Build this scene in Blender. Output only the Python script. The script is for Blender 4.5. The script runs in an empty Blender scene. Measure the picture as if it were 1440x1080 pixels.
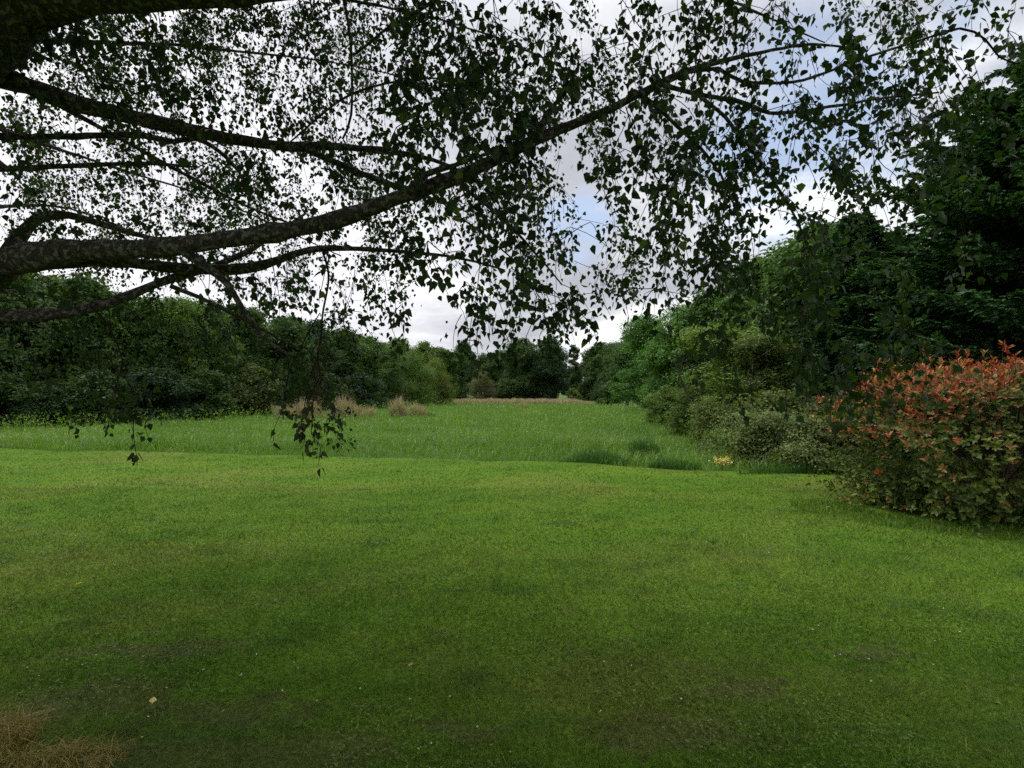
import bpy, math
import numpy as np

S = bpy.context.scene
COL = S.collection
F = 745.0           # focal length in photo pixels (1440 wide)
HY, CX = 553.0, 720.0
EYE = 1.6
R = np.random.default_rng(7)


def P(px, py, d):
    """point at forward distance d seen at photo pixel (px, py)"""
    return np.array([(px - CX) / F * d, d, EYE + (HY - py) / F * d])


def norm(a):
    return a / np.maximum(np.linalg.norm(a, axis=-1, keepdims=True), 1e-9)


# ------------------------------------------------------------------ mesh building
class MB:
    def __init__(self):
        self.v, self.f, self.n = [], [], 0

    def add(self, v, f):
        self.v.append(np.asarray(v, float).reshape(-1, 3))
        self.f.append(np.asarray(f, int) + self.n)
        self.n += len(self.v[-1])

    def mesh(self, name, mat, smooth=False):
        me = bpy.data.meshes.new(name)
        v = np.concatenate(self.v)
        me.vertices.add(len(v))
        me.vertices.foreach_set('co', v.astype(np.float32).ravel())
        loops = np.concatenate([f.ravel() for f in self.f])
        cnt = np.concatenate([np.full(len(f), f.shape[1]) for f in self.f])
        start = np.concatenate([[0], np.cumsum(cnt)[:-1]])
        me.loops.add(len(loops))
        me.loops.foreach_set('vertex_index', loops.astype(np.int32))
        me.polygons.add(len(cnt))
        me.polygons.foreach_set('loop_start', start.astype(np.int32))
        me.update(calc_edges=True)
        me.validate()
        if smooth:
            me.polygons.foreach_set('use_smooth', np.ones(len(me.polygons), bool))
        me.materials.append(mat)
        return me


def obj(name, me, parent=None, loc=(0, 0, 0), rz=0.0, sc=(1, 1, 1)):
    o = bpy.data.objects.new(name, me)
    COL.objects.link(o)
    o.location = loc
    o.rotation_euler = (0, 0, rz)
    o.scale = sc
    if parent:
        o.parent = parent
    return o


def tag(o, label, cat, group=None):
    o['label'] = label
    o['category'] = cat
    if group:
        o['group'] = group
    return o


def empty(name, loc=(0, 0, 0), rz=0.0, sc=(1, 1, 1)):
    return obj(name, None, None, loc, rz, sc)


def tube(mb, pts, rad, sides=6, cap=True):
    pts = np.asarray(pts, float)
    n = len(pts)
    rad = np.asarray(rad, float) * np.ones(n)
    t = norm(np.gradient(pts, axis=0))
    ref = np.array([0, 0, 1.0]) if abs(t[:, 2]).mean() < 0.8 else np.array([1.0, 0, 0])
    a = norm(np.cross(t, ref))
    b = np.cross(t, a)
    ang = np.linspace(0, 2 * np.pi, sides, endpoint=False)
    ring = a[:, None] * np.cos(ang)[None, :, None] + b[:, None] * np.sin(ang)[None, :, None]
    v = pts[:, None] + ring * rad[:, None, None]
    i = np.arange(n - 1)[:, None] * sides
    j = np.arange(sides)[None]
    k = (j + 1) % sides
    f = np.stack([i + j, i + k, i + sides + k, i + sides + j], -1).reshape(-1, 4)
    mb.add(v.reshape(-1, 3), f)


def spline(ctrl, step=0.06):
    """catmull-rom through rows (x,y,z,r); returns densely sampled rows"""
    c = np.asarray(ctrl, float)
    c = np.vstack([2 * c[0] - c[1], c, 2 * c[-1] - c[-2]])
    out = []
    for i in range(1, len(c) - 2):
        p0, p1, p2, p3 = c[i - 1:i + 3]
        n = max(2, int(np.linalg.norm(p2[:3] - p1[:3]) / step))
        t = np.linspace(0, 1, n, endpoint=False)[:, None]
        out.append(0.5 * (2 * p1 + (p2 - p0) * t + (2 * p0 - 5 * p1 + 4 * p2 - p3) * t ** 2
                          + (3 * p1 - p0 - 3 * p2 + p3) * t ** 3))
    out.append(c[-2][None])
    out = np.vstack(out)
    out[:, 3] = np.maximum(out[:, 3], 0.0012)
    return out


def leaves6(mb, p, d, nrm, L, W, fold=0.12, wide=0.3, w2=.34):
    """folded ovate leaves: 6 vertices, two quads each"""
    d = norm(d)
    s = norm(np.cross(d, nrm))
    nn = np.cross(s, d)
    L = np.asarray(L)[:, None] * np.ones((len(p), 1))
    W = np.asarray(W)[:, None] * np.ones((len(p), 1))
    up = nn * W * fold
    v = np.stack([p, p + d * L * wide + s * W * .5 + up, p + d * L * (wide + .33) + s * W * w2 + up, p + d * L,
                  p + d * L * (wide + .33) - s * W * w2 + up, p + d * L * wide - s * W * .5 + up], 1)
    b = np.arange(len(p))[:, None] * 6
    f = np.concatenate([b + np.array([[0, 1, 2, 3]]), b + np.array([[0, 3, 4, 5]])])
    mb.add(v.reshape(-1, 3), f)


def leaves4(mb, p, d, nrm, L, W):
    d = norm(d)
    s = norm(np.cross(d, nrm))
    L = np.asarray(L)[:, None] * np.ones((len(p), 1))
    W = np.asarray(W)[:, None] * np.ones((len(p), 1))
    v = np.stack([p, p + d * L * .45 + s * W * .5, p + d * L, p + d * L * .45 - s * W * .5], 1)
    b = np.arange(len(p))[:, None] * 4
    mb.add(v.reshape(-1, 3), b + np.array([[0, 1, 2, 3]]))


def rdir(rng, n):
    return norm(rng.normal(size=(n, 3)))


# ------------------------------------------------------------------ materials
def new_mat(name):
    m = bpy.data.materials.new(name)
    m.use_nodes = True
    nt = m.node_tree
    nt.nodes.clear()
    return m, nt, nt.nodes, nt.links


def node(nt, typ, **kw):
    n = nt.nodes.new(typ)
    for k, v in kw.items():
        if k.startswith('i_'):
            n.inputs[k[2:].replace('_', ' ')].default_value = v
        else:
            setattr(n, k, v)
    return n


def ramp(nt, stops, interp='LINEAR'):
    n = nt.nodes.new('ShaderNodeValToRGB')
    n.color_ramp.interpolation = interp
    e = n.color_ramp.elements
    while len(e) > 1:
        e.remove(e[0])
    e[0].position, e[0].color = stops[0][0], (*stops[0][1], 1)
    for p, c in stops[1:]:
        x = e.new(p)
        x.color = (*c, 1)
    return n


def leaf_mat(name, stops, trans=0.25, rough=0.5, spec=0.3, noise=None, objcol=False):
    """leaf colours vary from leaf to leaf (random per island) and in soft drifts"""
    m, nt, N, Lk = new_mat(name)
    geo = node(nt, 'ShaderNodeNewGeometry')
    fac = geo.outputs['Random Per Island']
    if noise:
        tc = node(nt, 'ShaderNodeTexCoord')
        nz = node(nt, 'ShaderNodeTexNoise')
        nz.inputs['Scale'].default_value = noise
        nz.inputs['Detail'].default_value = 2
        Lk.new(tc.outputs['Object'], nz.inputs['Vector'])
        mr = node(nt, 'ShaderNodeMapRange')
        mr.inputs['From Min'].default_value = .3
        mr.inputs['From Max'].default_value = .7
        Lk.new(nz.outputs['Fac'], mr.inputs['Value'])
        mx = node(nt, 'ShaderNodeMath', operation='MULTIPLY_ADD')
        Lk.new(fac, mx.inputs[0])
        mx.inputs[1].default_value = .5
        hf = node(nt, 'ShaderNodeMath', operation='MULTIPLY')
        Lk.new(mr.outputs[0], hf.inputs[0])
        hf.inputs[1].default_value = .5
        Lk.new(hf.outputs[0], mx.inputs[2])
        fac = mx.outputs[0]
    cr = ramp(nt, stops)
    Lk.new(fac, cr.inputs['Fac'])
    col = cr.outputs['Color']
    if objcol:
        oi = node(nt, 'ShaderNodeObjectInfo')
        mc = node(nt, 'ShaderNodeMix', data_type='RGBA', blend_type='MULTIPLY')
        mc.inputs[0].default_value = 1
        Lk.new(col, mc.inputs[6])
        Lk.new(oi.outputs['Color'], mc.inputs[7])
        col = mc.outputs[2]
    pb = node(nt, 'ShaderNodeBsdfPrincipled')
    pb.inputs['Roughness'].default_value = rough
    pb.inputs['Specular IOR Level'].default_value = spec
    Lk.new(col, pb.inputs['Base Color'])
    out = node(nt, 'ShaderNodeOutputMaterial')
    if trans > 0:
        tr = node(nt, 'ShaderNodeBsdfTranslucent')
        g = node(nt, 'ShaderNodeMix', data_type='RGBA', blend_type='MULTIPLY')
        g.inputs[0].default_value = 1
        Lk.new(col, g.inputs[6])
        g.inputs[7].default_value = (1.5, 1.9, .5, 1)
        Lk.new(g.outputs[2], tr.inputs['Color'])
        ms = node(nt, 'ShaderNodeMixShader')
        ms.inputs[0].default_value = trans
        Lk.new(pb.outputs[0], ms.inputs[1])
        Lk.new(tr.outputs[0], ms.inputs[2])
        Lk.new(ms.outputs[0], out.inputs['Surface'])
    else:
        Lk.new(pb.outputs[0], out.inputs['Surface'])
    return m


def bark_mat(name, c1, c2, scale=14, bump=.6, patch=None, stretch=(1, 1, .35)):
    m, nt, N, Lk = new_mat(name)
    tc = node(nt, 'ShaderNodeTexCoord')
    mp = node(nt, 'ShaderNodeMapping')
    mp.inputs['Scale'].default_value = stretch
    Lk.new(tc.outputs['Object'], mp.inputs['Vector'])
    nz = node(nt, 'ShaderNodeTexNoise')
    nz.inputs['Scale'].default_value = scale
    nz.inputs['Detail'].default_value = 8
    nz.inputs['Roughness'].default_value = .7
    Lk.new(mp.outputs[0], nz.inputs['Vector'])
    cr = ramp(nt, [(.3, c1), (.7, c2)])
    Lk.new(nz.outputs['Fac'], cr.inputs['Fac'])
    col = cr.outputs['Color']
    if patch:
        n2 = node(nt, 'ShaderNodeTexNoise')
        n2.inputs['Scale'].default_value = scale * 1.3
        n2.inputs['Detail'].default_value = 5
        Lk.new(tc.outputs['Object'], n2.inputs['Vector'])
        c2r = ramp(nt, [(.52, (0, 0, 0)), (.6, (1, 1, 1))])
        Lk.new(n2.outputs['Fac'], c2r.inputs['Fac'])
        mx = node(nt, 'ShaderNodeMix', data_type='RGBA')
        Lk.new(c2r.outputs['Color'], mx.inputs[0])
        Lk.new(col, mx.inputs[6])
        mx.inputs[7].default_value = (*patch, 1)
        col = mx.outputs[2]
    bp = node(nt, 'ShaderNodeBump')
    bp.inputs['Strength'].default_value = bump
    bp.inputs['Distance'].default_value = .03
    Lk.new(nz.outputs['Fac'], bp.inputs['Height'])
    pb = node(nt, 'ShaderNodeBsdfPrincipled')
    pb.inputs['Roughness'].default_value = .9
    pb.inputs['Specular IOR Level'].default_value = .15
    Lk.new(col, pb.inputs['Base Color'])
    Lk.new(bp.outputs[0], pb.inputs['Normal'])
    out = node(nt, 'ShaderNodeOutputMaterial')
    Lk.new(pb.outputs[0], out.inputs['Surface'])
    return m


# worn places in the lawn: (x, y, radius x, radius y)
WORN = [(-2.25, 2.75, .5, .22), (-1.45, 2.62, .45, .14), (-2.3, 3.3, .6, .12), (-.9, 2.35, .4, .16),
        (.75, 2.45, .4, .12), (1.2, 2.8, .35, .10), (-1.6, 2.25, .8, .22), (2.2, 3.3, .35, .08), (-.3, 2.5, .25, .08)]


def lawn_mat(name, blades):
    m, nt, N, Lk = new_mat(name)
    geo = node(nt, 'ShaderNodeNewGeometry')
    mp = node(nt, 'ShaderNodeMapping')
    mp.inputs['Scale'].default_value = (.6, 1, 0)
    Lk.new(geo.outputs['Position'], mp.inputs['Vector'])

    def noise(sc, det, off):
        n = node(nt, 'ShaderNodeTexNoise')
        n.inputs['Scale'].default_value = sc
        n.inputs['Detail'].default_value = det
        a = node(nt, 'ShaderNodeVectorMath', operation='ADD')
        a.inputs[1].default_value = (off, off * 1.7, 0)
        Lk.new(mp.outputs[0], a.inputs[0])
        Lk.new(a.outputs[0], n.inputs['Vector'])
        return n.outputs['Fac']

    def mix(fac, a, b, blend='MIX'):
        x = node(nt, 'ShaderNodeMix', data_type='RGBA', blend_type=blend)
        for s, v in ((x.inputs[0], fac), (x.inputs[6], a), (x.inputs[7], b)):
            if hasattr(v, 'is_output'):
                Lk.new(v, s)
            else:
                s.default_value = (*v, 1) if isinstance(v, tuple) else v
        return x.outputs[2]

    def rng(v, lo, hi, a=0., b=1.):
        x = node(nt, 'ShaderNodeMapRange', interpolation_type='SMOOTHSTEP')
        Lk.new(v, x.inputs['Value'])
        for k, q in (('From Min', lo), ('From Max', hi), ('To Min', a), ('To Max', b)):
            x.inputs[k].default_value = q
        return x.outputs[0]

    green = (.076, .160, .011)
    col = mix(rng(noise(.8, 4, 3.), .35, .65), green, (.108, .190, .016))
    col = mix(rng(noise(.45, 5, 11.), .47, .68, 0, .5), col, (.155, .178, .034))      # drier drifts
    col = mix(rng(noise(2.2, 4, 23.), .55, .72, 0, .6), col, (.044, .112, .016))      # clover-dark drifts
    col = mix(rng(noise(6., 3, 31.), .58, .74, 0, .35), col, (.150, .150, .055))      # dead thatch flecks
    # bare, trodden places
    soft = None
    sx = node(nt, 'ShaderNodeSeparateXYZ')
    wob = node(nt, 'ShaderNodeTexNoise')
    wob.inputs['Scale'].default_value = 3.5
    wob.inputs['Detail'].default_value = 5
    Lk.new(geo.outputs['Position'], wob.inputs['Vector'])
    wa = node(nt, 'ShaderNodeVectorMath', operation='MULTIPLY_ADD')
    Lk.new(wob.outputs['Color'], wa.inputs[0])
    wa.inputs[1].default_value = (1.0, .6, 0)
    Lk.new(geo.outputs['Position'], wa.inputs[2])
    for (x, y, rx, ry) in WORN:
        d = node(nt, 'ShaderNodeMapping')
        d.inputs['Scale'].default_value = (1 / rx, 1 / ry, 0)
        d.inputs['Location'].default_value = (-(x + .5) / rx, -(y + .3) / ry, 0)
        Lk.new(wa.outputs[0], d.inputs['Vector'])
        ln = node(nt, 'ShaderNodeVectorMath', operation='LENGTH')
        Lk.new(d.outputs[0], ln.inputs[0])
        q = rng(ln.outputs['Value'], .55, 1.25, 1., 0.)
        if soft is None:
            soft = q
        else:
            mxn = node(nt, 'ShaderNodeMath', operation='MAXIMUM')
            Lk.new(soft, mxn.inputs[0])
            Lk.new(q, mxn.inputs[1])
            soft = mxn.outputs[0]
    wk = node(nt, 'ShaderNodeMath', operation='MULTIPLY')
    Lk.new(soft, wk.inputs[0])
    wk.inputs[1].default_value = .30 if blades else .5
    col = mix(wk.outputs[0], col, (.13, .115, .05) if blades else (.085, .068, .036))
    pb = node(nt, 'ShaderNodeBsdfPrincipled')
    pb.inputs['Roughness'].default_value = .6 if blades else .95
    pb.inputs['Specular IOR Level'].default_value = .25 if blades else 0.05
    out = node(nt, 'ShaderNodeOutputMaterial')
    if blades:
        cr = ramp(nt, [(0, (.40, .46, .5)), (.5, (1, 1, 1)), (.84, (1.25, 1.2, 1)), (.89, (1.9, 1.5, 2.2)), (1, (2.4, 1.65, 3.0))])
        Lk.new(geo.outputs['Random Per Island'], cr.inputs['Fac'])
        col = mix(1., col, cr.outputs['Color'], 'MULTIPLY')
        tr = node(nt, 'ShaderNodeBsdfTranslucent')
        Lk.new(col, tr.inputs['Color'])
        ms = node(nt, 'ShaderNodeMixShader')
        ms.inputs[0].default_value = .3
        Lk.new(col, pb.inputs['Base Color'])
        Lk.new(pb.outputs[0], ms.inputs[1])
        Lk.new(tr.outputs[0], ms.inputs[2])
        Lk.new(ms.outputs[0], out.inputs['Surface'])
    else:
        fine = node(nt, 'ShaderNodeTexNoise')
        fine.inputs['Scale'].default_value = 45
        fine.inputs['Detail'].default_value = 6
        Lk.new(geo.outputs['Position'], fine.inputs['Vector'])
        fr = ramp(nt, [(.3, (.45, .45, .45)), (.7, (1.1, 1.1, 1.1))])
        Lk.new(fine.outputs['Fac'], fr.inputs['Fac'])
        col = mix(1., col, fr.outputs['Color'], 'MULTIPLY')
        bp = node(nt, 'ShaderNodeBump')
        bp.inputs['Strength'].default_value = .8
        bp.inputs['Distance'].default_value = .03
        Lk.new(fine.outputs['Fac'], bp.inputs['Height'])
        Lk.new(bp.outputs[0], pb.inputs['Normal'])
        Lk.new(col, pb.inputs['Base Color'])
        Lk.new(pb.outputs[0], out.inputs['Surface'])
    return m


M_LAWN = lawn_mat('lawn_turf', False)
M_BLADE = lawn_mat('lawn_blades', True)
M_GROUND = bark_mat('meadow_soil', (.035, .075, .012), (.06, .12, .018), scale=1.5, bump=.4, stretch=(1, 1, 1))
M_MEADOW = leaf_mat('meadow_blades', [(0, (.055, .110, .014)), (.4, (.098, .175, .022)), (.75, (.145, .225, .038)), (.9, (.22, .27, .075)), (1, (.30, .31, .15))],
                    trans=.3, rough=.45, spec=.35, noise=.35)
M_DARKGRASS = leaf_mat('tussock_blades', [(0, (.034, .085, .018)), (1, (.065, .145, .026))], trans=.25)
M_REED = leaf_mat('dry_reed', [(0, (.20, .15, .10)), (.5, (.33, .25, .18)), (1, (.46, .38, .29))], trans=.2, spec=.1)
M_DRY = leaf_mat('dry_grass', [(0, (.12, .10, .03)), (.5, (.28, .21, .055)), (.85, (.38, .27, .10)), (1, (.14, .17, .05))], trans=.2, spec=.1)
M_BIRCHLEAF = leaf_mat('birch_leaf', [(0, (.015, .030, .010)), (.6, (.026, .048, .014)), (.93, (.042, .072, .018)), (1, (.11, .15, .03))],
                       trans=.29, rough=.5, spec=.2)
M_WILT = leaf_mat('wilted_leaf', [(0, (.03, .035, .012)), (.5, (.07, .048, .02)), (1, (.05, .065, .02))], trans=.2)
M_BIRCHBARK = bark_mat('birch_bark', (.016, .013, .011), (.115, .098, .08), scale=34, bump=1., patch=(.21, .20, .17), stretch=(1, 1, 1))
M_TWIG = bark_mat('birch_twig', (.012, .009, .008), (.035, .024, .02), scale=30, bump=.1)
M_BARK = bark_mat('tree_bark', (.03, .025, .02), (.09, .075, .06), scale=6)
M_TREE = leaf_mat('tree_leaf', [(0, (.50, .55, .5)), (.6, (1, 1, 1)), (1, (1.6, 1.45, 1.3))], trans=.24, rough=.6, spec=.12, noise=.5, objcol=True)
M_CONIFER = leaf_mat('conifer_spray', [(0, (.026, .066, .028)), (.6, (.048, .110, .044)), (1, (.090, .165, .055))], trans=.16, rough=.6, spec=.15)
M_PHOT = leaf_mat('shrub_leaf', [(0, (.020, .042, .010)), (.45, (.050, .080, .016)), (.75, (.12, .14, .030)), (1, (.25, .24, .06))],
                  trans=.2, rough=.5, spec=.16, noise=1.2)
M_PHOTMID = leaf_mat('shrub_bronze_leaf', [(0, (.10, .050, .02)), (.5, (.19, .085, .03)), (1, (.28, .17, .055))], trans=.2, rough=.45, spec=.2)
M_PHOTRED = leaf_mat('shrub_red_leaf', [(0, (.16, .026, .016)), (.5, (.28, .050, .024)), (.8, (.37, .11, .04)), (1, (.42, .26, .10))],
                     trans=.25, rough=.45, spec=.2)
M_STEM = bark_mat('shrub_stem', (.03, .022, .016), (.08, .06, .045), scale=20, bump=.2)
M_YELLOW = leaf_mat('yellow_leaf', [(0, (.45, .33, .07)), (.6, (.62, .46, .14)), (1, (.70, .60, .30))], trans=.25)
M_WHITE = leaf_mat('clover_flower', [(0, (.5, .5, .42)), (1, (.72, .72, .66))], trans=.1)


# ------------------------------------------------------------------ camera, light, sky
cam = bpy.data.cameras.new('camera')
cam.sensor_width = 36
cam.lens = F / 1440 * 36
cam.shift_y = (HY - 540) / 1440
cam.clip_start = .05
cam.clip_end = 3000
co = bpy.data.objects.new('camera', cam)
co.location = (0, 0, EYE)
co.rotation_euler = (math.radians(90), 0, 0)
COL.objects.link(co)
S.camera = co

SUN_EL, SUN_ROT = 60.0, -52.0
sd = np.array([math.sin(math.radians(SUN_ROT)) * math.cos(math.radians(SUN_EL)),
               math.cos(math.radians(SUN_ROT)) * math.cos(math.radians(SUN_EL)), math.sin(math.radians(SUN_EL))])
sl = bpy.data.lights.new('sun', 'SUN')
sl.energy = 1.5
sl.angle = math.radians(18)
sl.color = (1, .96, .90)
so = bpy.data.objects.new('sun', sl)
so.location = (-10, 10, 40)
from mathutils import Vector
so.rotation_euler = Vector(sd).to_track_quat('Z', 'Y').to_euler()
COL.objects.link(so)


def build_world():
    w = bpy.data.worlds.new('World')
    S.world = w
    w.use_nodes = True
    nt = w.node_tree
    nt.nodes.clear()
    Lk = nt.links
    out = node(nt, 'ShaderNodeOutputWorld')
    bg = node(nt, 'ShaderNodeBackground')
    bg.inputs['Strength'].default_value = .1
    sky = node(nt, 'ShaderNodeTexSky', sky_type='NISHITA')
    sky.sun_disc = False
    sky.sun_elevation = math.radians(SUN_EL)
    sky.sun_rotation = math.radians(SUN_ROT)
    tc = node(nt, 'ShaderNodeTexCoord')
    sep = node(nt, 'ShaderNodeSeparateXYZ')
    Lk.new(tc.outputs['Generated'], sep.inputs[0])
    z = node(nt, 'ShaderNodeMath', operation='ADD')
    Lk.new(sep.outputs['Z'], z.inputs[0])
    z.inputs[1].default_value = .22
    zm = node(nt, 'ShaderNodeMath', operation='MAXIMUM')
    Lk.new(z.outputs[0], zm.inputs[0])
    zm.inputs[1].default_value = .1
    dv = node(nt, 'ShaderNodeVectorMath', operation='DIVIDE')
    cmb = node(nt, 'ShaderNodeCombineXYZ')
    for k in 'XYZ':
        Lk.new(zm.outputs[0], cmb.inputs[k])
    Lk.new(tc.outputs['Generated'], dv.inputs[0])
    Lk.new(cmb.outputs[0], dv.inputs[1])          # layer of cloud seen in perspective

    def noise(sc, det, off, ro=.55):
        n = node(nt, 'ShaderNodeTexNoise')
        n.inputs['Scale'].default_value = sc
        n.inputs['Detail'].default_value = det
        n.inputs['Roughness'].default_value = ro
        a = node(nt, 'ShaderNodeVectorMath', operation='ADD')
        a.inputs[1].default_value = off
        Lk.new(dv.outputs[0], a.inputs[0])
        Lk.new(a.outputs[0], n.inputs['Vector'])
        return n.outputs['Fac']

    cr = ramp(nt, [(.36, (2.7, 2.8, 3.1)), (.46, (3.6, 3.7, 4.0)), (.54, (5.2, 5.3, 5.5)), (.62, (7.2, 7.3, 7.4))])
    Lk.new(noise(1.5, 9, (3.1, 1.4, 0), .6), cr.inputs['Fac'])
    cloud = cr.outputs['Color']

    def lobe(direction, lo, hi):
        d = np.array(direction, float)
        d /= np.linalg.norm(d)
        dt = node(nt, 'ShaderNodeVectorMath', operation='DOT_PRODUCT')
        nv = node(nt, 'ShaderNodeVectorMath', operation='NORMALIZE')
        Lk.new(tc.outputs['Generated'], nv.inputs[0])
        Lk.new(nv.outputs[0], dt.inputs[0])
        dt.inputs[1].default_value = tuple(d)
        mr = node(nt, 'ShaderNodeMapRange', interpolation_type='SMOOTHSTEP')
        Lk.new(dt.outputs['Value'], mr.inputs['Value'])
        mr.inputs['From Min'].default_value = lo
        mr.inputs['From Max'].default_value = hi
        return mr.outputs[0]

    def mixc(f, a, b):
        x = node(nt, 'ShaderNodeMix', data_type='RGBA')
        Lk.new(f, x.inputs[0])
        for s, v in ((x.inputs[6], a), (x.inputs[7], b)):
            if hasattr(v, 'is_output'):
                Lk.new(v, s)
            else:
                s.default_value = (*v, 1)
        return x.outputs[2]

    def mul(a, k):
        x = node(nt, 'ShaderNodeMath', operation='MULTIPLY')
        Lk.new(a, x.inputs[0])
        if hasattr(k, 'is_output'):
            Lk.new(k, x.inputs[1])
        else:
            x.inputs[1].default_value = k
        return x.outputs[0]

    # bright thin cloud where the sun sits behind it, low on the left; thick grey bank ahead
    cloud = mixc(mul(lobe((-.85, 1, .42), .70, .97), .72), cloud, (6.6, 6.5, 6.9))
    cloud = mixc(mul(lobe((.10, 1, .62), .88, .985), .6), cloud, (3.3, 3.4, 3.75))
    # an overcast sky is brightest overhead
    zen = node(nt, 'ShaderNodeMapRange', interpolation_type='SMOOTHSTEP')
    Lk.new(sep.outputs['Z'], zen.inputs['Value'])
    for k, q in (('From Min', .52), ('From Max', .9), ('To Min', 1), ('To Max', 2.7)):
        zen.inputs[k].default_value = q
    zc = node(nt, 'ShaderNodeVectorMath', operation='SCALE')
    Lk.new(cloud, zc.inputs[0])
    Lk.new(zen.outputs[0], zc.inputs['Scale'])
    cloud = zc.outputs[0]
    # breaks in the cloud
    hole = None
    brk = node(nt, 'ShaderNodeMapRange', interpolation_type='SMOOTHSTEP')
    Lk.new(noise(2.6, 6, (7.7, 2.2, 0)), brk.inputs['Value'])
    brk.inputs['From Min'].default_value = .36
    brk.inputs['From Max'].default_value = .56
    for d, lo, hi in (((.56, 1, .49), .978, .996), ((.125, 1, .315), .9962, .9992), ((.95, 1, .60), .986, .998), ((.3, .5, 1), .9, .99)):
        h = mul(mul(lobe(d, lo, hi), brk.outputs[0]), .8)
        if hole is None:
            hole = h
        else:
            x = node(nt, 'ShaderNodeMath', operation='MAXIMUM')
            Lk.new(hole, x.inputs[0])
            Lk.new(h, x.inputs[1])
            hole = x.outputs[0]
    pale = node(nt, 'ShaderNodeMix', data_type='RGBA')
    pale.inputs[0].default_value = .35
    Lk.new(sky.outputs[0], pale.inputs[6])
    pale.inputs[7].default_value = (4.0, 4.7, 6.0, 1)
    final = mixc(hole, cloud, pale.outputs[2])
    Lk.new(final, bg.inputs['Color'])
    Lk.new(bg.outputs[0], out.inputs['Surface'])


build_world()

# ------------------------------------------------------------------ ground, lawn, meadow
BX = np.array([-60, -40, -15, 0, 6, 9, 14, 40.])
BY = np.array([28, 21, 15.4, 12.5, 10.4, 9.5, 8.4, 5.])


def edge(x):
    return np.interp(x, BX, BY) + .10 * np.sin(x * 1.7) + .06 * np.sin(x * 4.1 + 1)


def left_line(y):   # x of the left tree line foot
    return np.interp(y, [0, 18, 25, 44, 92, 130], [-38, -29, -24.0, -19.5, -10.5, -6])


def right_line(y):
    return np.interp(y, [0, 10, 11.7, 20, 44, 92, 130], [12, 6.8, 4.6, 6.6, 10.6, 16, 20])


def relief(x, y):
    return .02 * np.sin(x * .9 + 1) * np.sin(y * .7) + .015 * np.sin(x * 2.3 + y * 1.9)


def sheet(xs, ys, zf):
    X, Y = np.meshgrid(xs, ys)
    v = np.stack([X, Y, zf(X, Y)], -1).reshape(-1, 3)
    nx = len(xs)
    i = (np.arange(len(ys) - 1)[:, None] * nx + np.arange(nx - 1)[None]).ravel()
    return v, np.stack([i, i + 1, i + nx + 1, i + nx], -1)


gx = np.concatenate([np.linspace(-900, -60, 8), np.linspace(-50, 50, 60), np.linspace(60, 900, 8)])
gy = np.concatenate([np.linspace(-600, -12, 6), np.linspace(-10, 130, 80), np.linspace(160, 1500, 8)])
mb = MB()
mb.add(*sheet(gx, gy, lambda X, Y: np.full(X.shape, -.05)))
g = obj('ground', mb.mesh('ground', M_GROUND, True))
g['kind'] = 'structure'

xs = np.linspace(-45, 24, 200)
t = np.concatenate([np.linspace(-.9, .1, 20), np.linspace(.12, 1, 110)])
X = np.tile(xs, (len(t), 1))
Yv = np.where(t[:, None] < 0, t[:, None] * 14, t[:, None] * edge(xs)[None])
v = np.stack([X, Yv, relief(X, Yv)], -1).reshape(-1, 3)
nx = len(xs)
i = (np.arange(len(t) - 1)[:, None] * nx + np.arange(nx - 1)[None]).ravel()
mb = MB()
mb.add(v, np.stack([i, i + 1, i + nx + 1, i + nx], -1))
g = obj('lawn', mb.mesh('lawn', M_LAWN, True))
g['kind'] = 'structure'


def worn(x, y):
    w = np.zeros(len(x))
    for (cx, cy, rx, ry) in WORN:
        w = np.maximum(w, np.clip(1.4 - np.hypot((x - cx) / rx, (y - cy) / ry), 0, 1))
    return w


def blades(mb, x, y, z, h, w, lean, rng, seg=1):
    n = len(x)
    a = rng.uniform(0, 2 * np.pi, n)
    la = rng.uniform(0, 2 * np.pi, n)
    s = np.stack([np.cos(a), np.sin(a), np.zeros(n)], 1) * (w / 2)[:, None]
    ld = np.stack([np.cos(la), np.sin(la), np.zeros(n)], 1)
    b = np.stack([x, y, z], 1)
    up = np.array([0, 0, 1.0])
    if seg == 1:
        tip = b + up * h[:, None] + ld * (h * lean)[:, None]
        v = np.stack([b - s, b + s, tip], 1)
        mb.add(v.reshape(-1, 3), np.arange(n)[:, None] * 3 + np.array([[0, 1, 2]]))
    else:
        mid = b + up * (h * .6)[:, None] + ld * (h * lean * .3)[:, None]
        tip = b + up * (h * (1 - .25 * lean))[:, None] + ld * (h * lean)[:, None]
        v = np.stack([b - s, b + s, mid + s * .75, mid - s * .75, tip], 1)
        i = np.arange(n)[:, None] * 5
        mb.add(v.reshape(-1, 3), i + np.array([[0, 1, 2, 3]]))
        mb.f.append((i + np.array([[3, 2, 4]])) + mb.n - n * 5)


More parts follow.
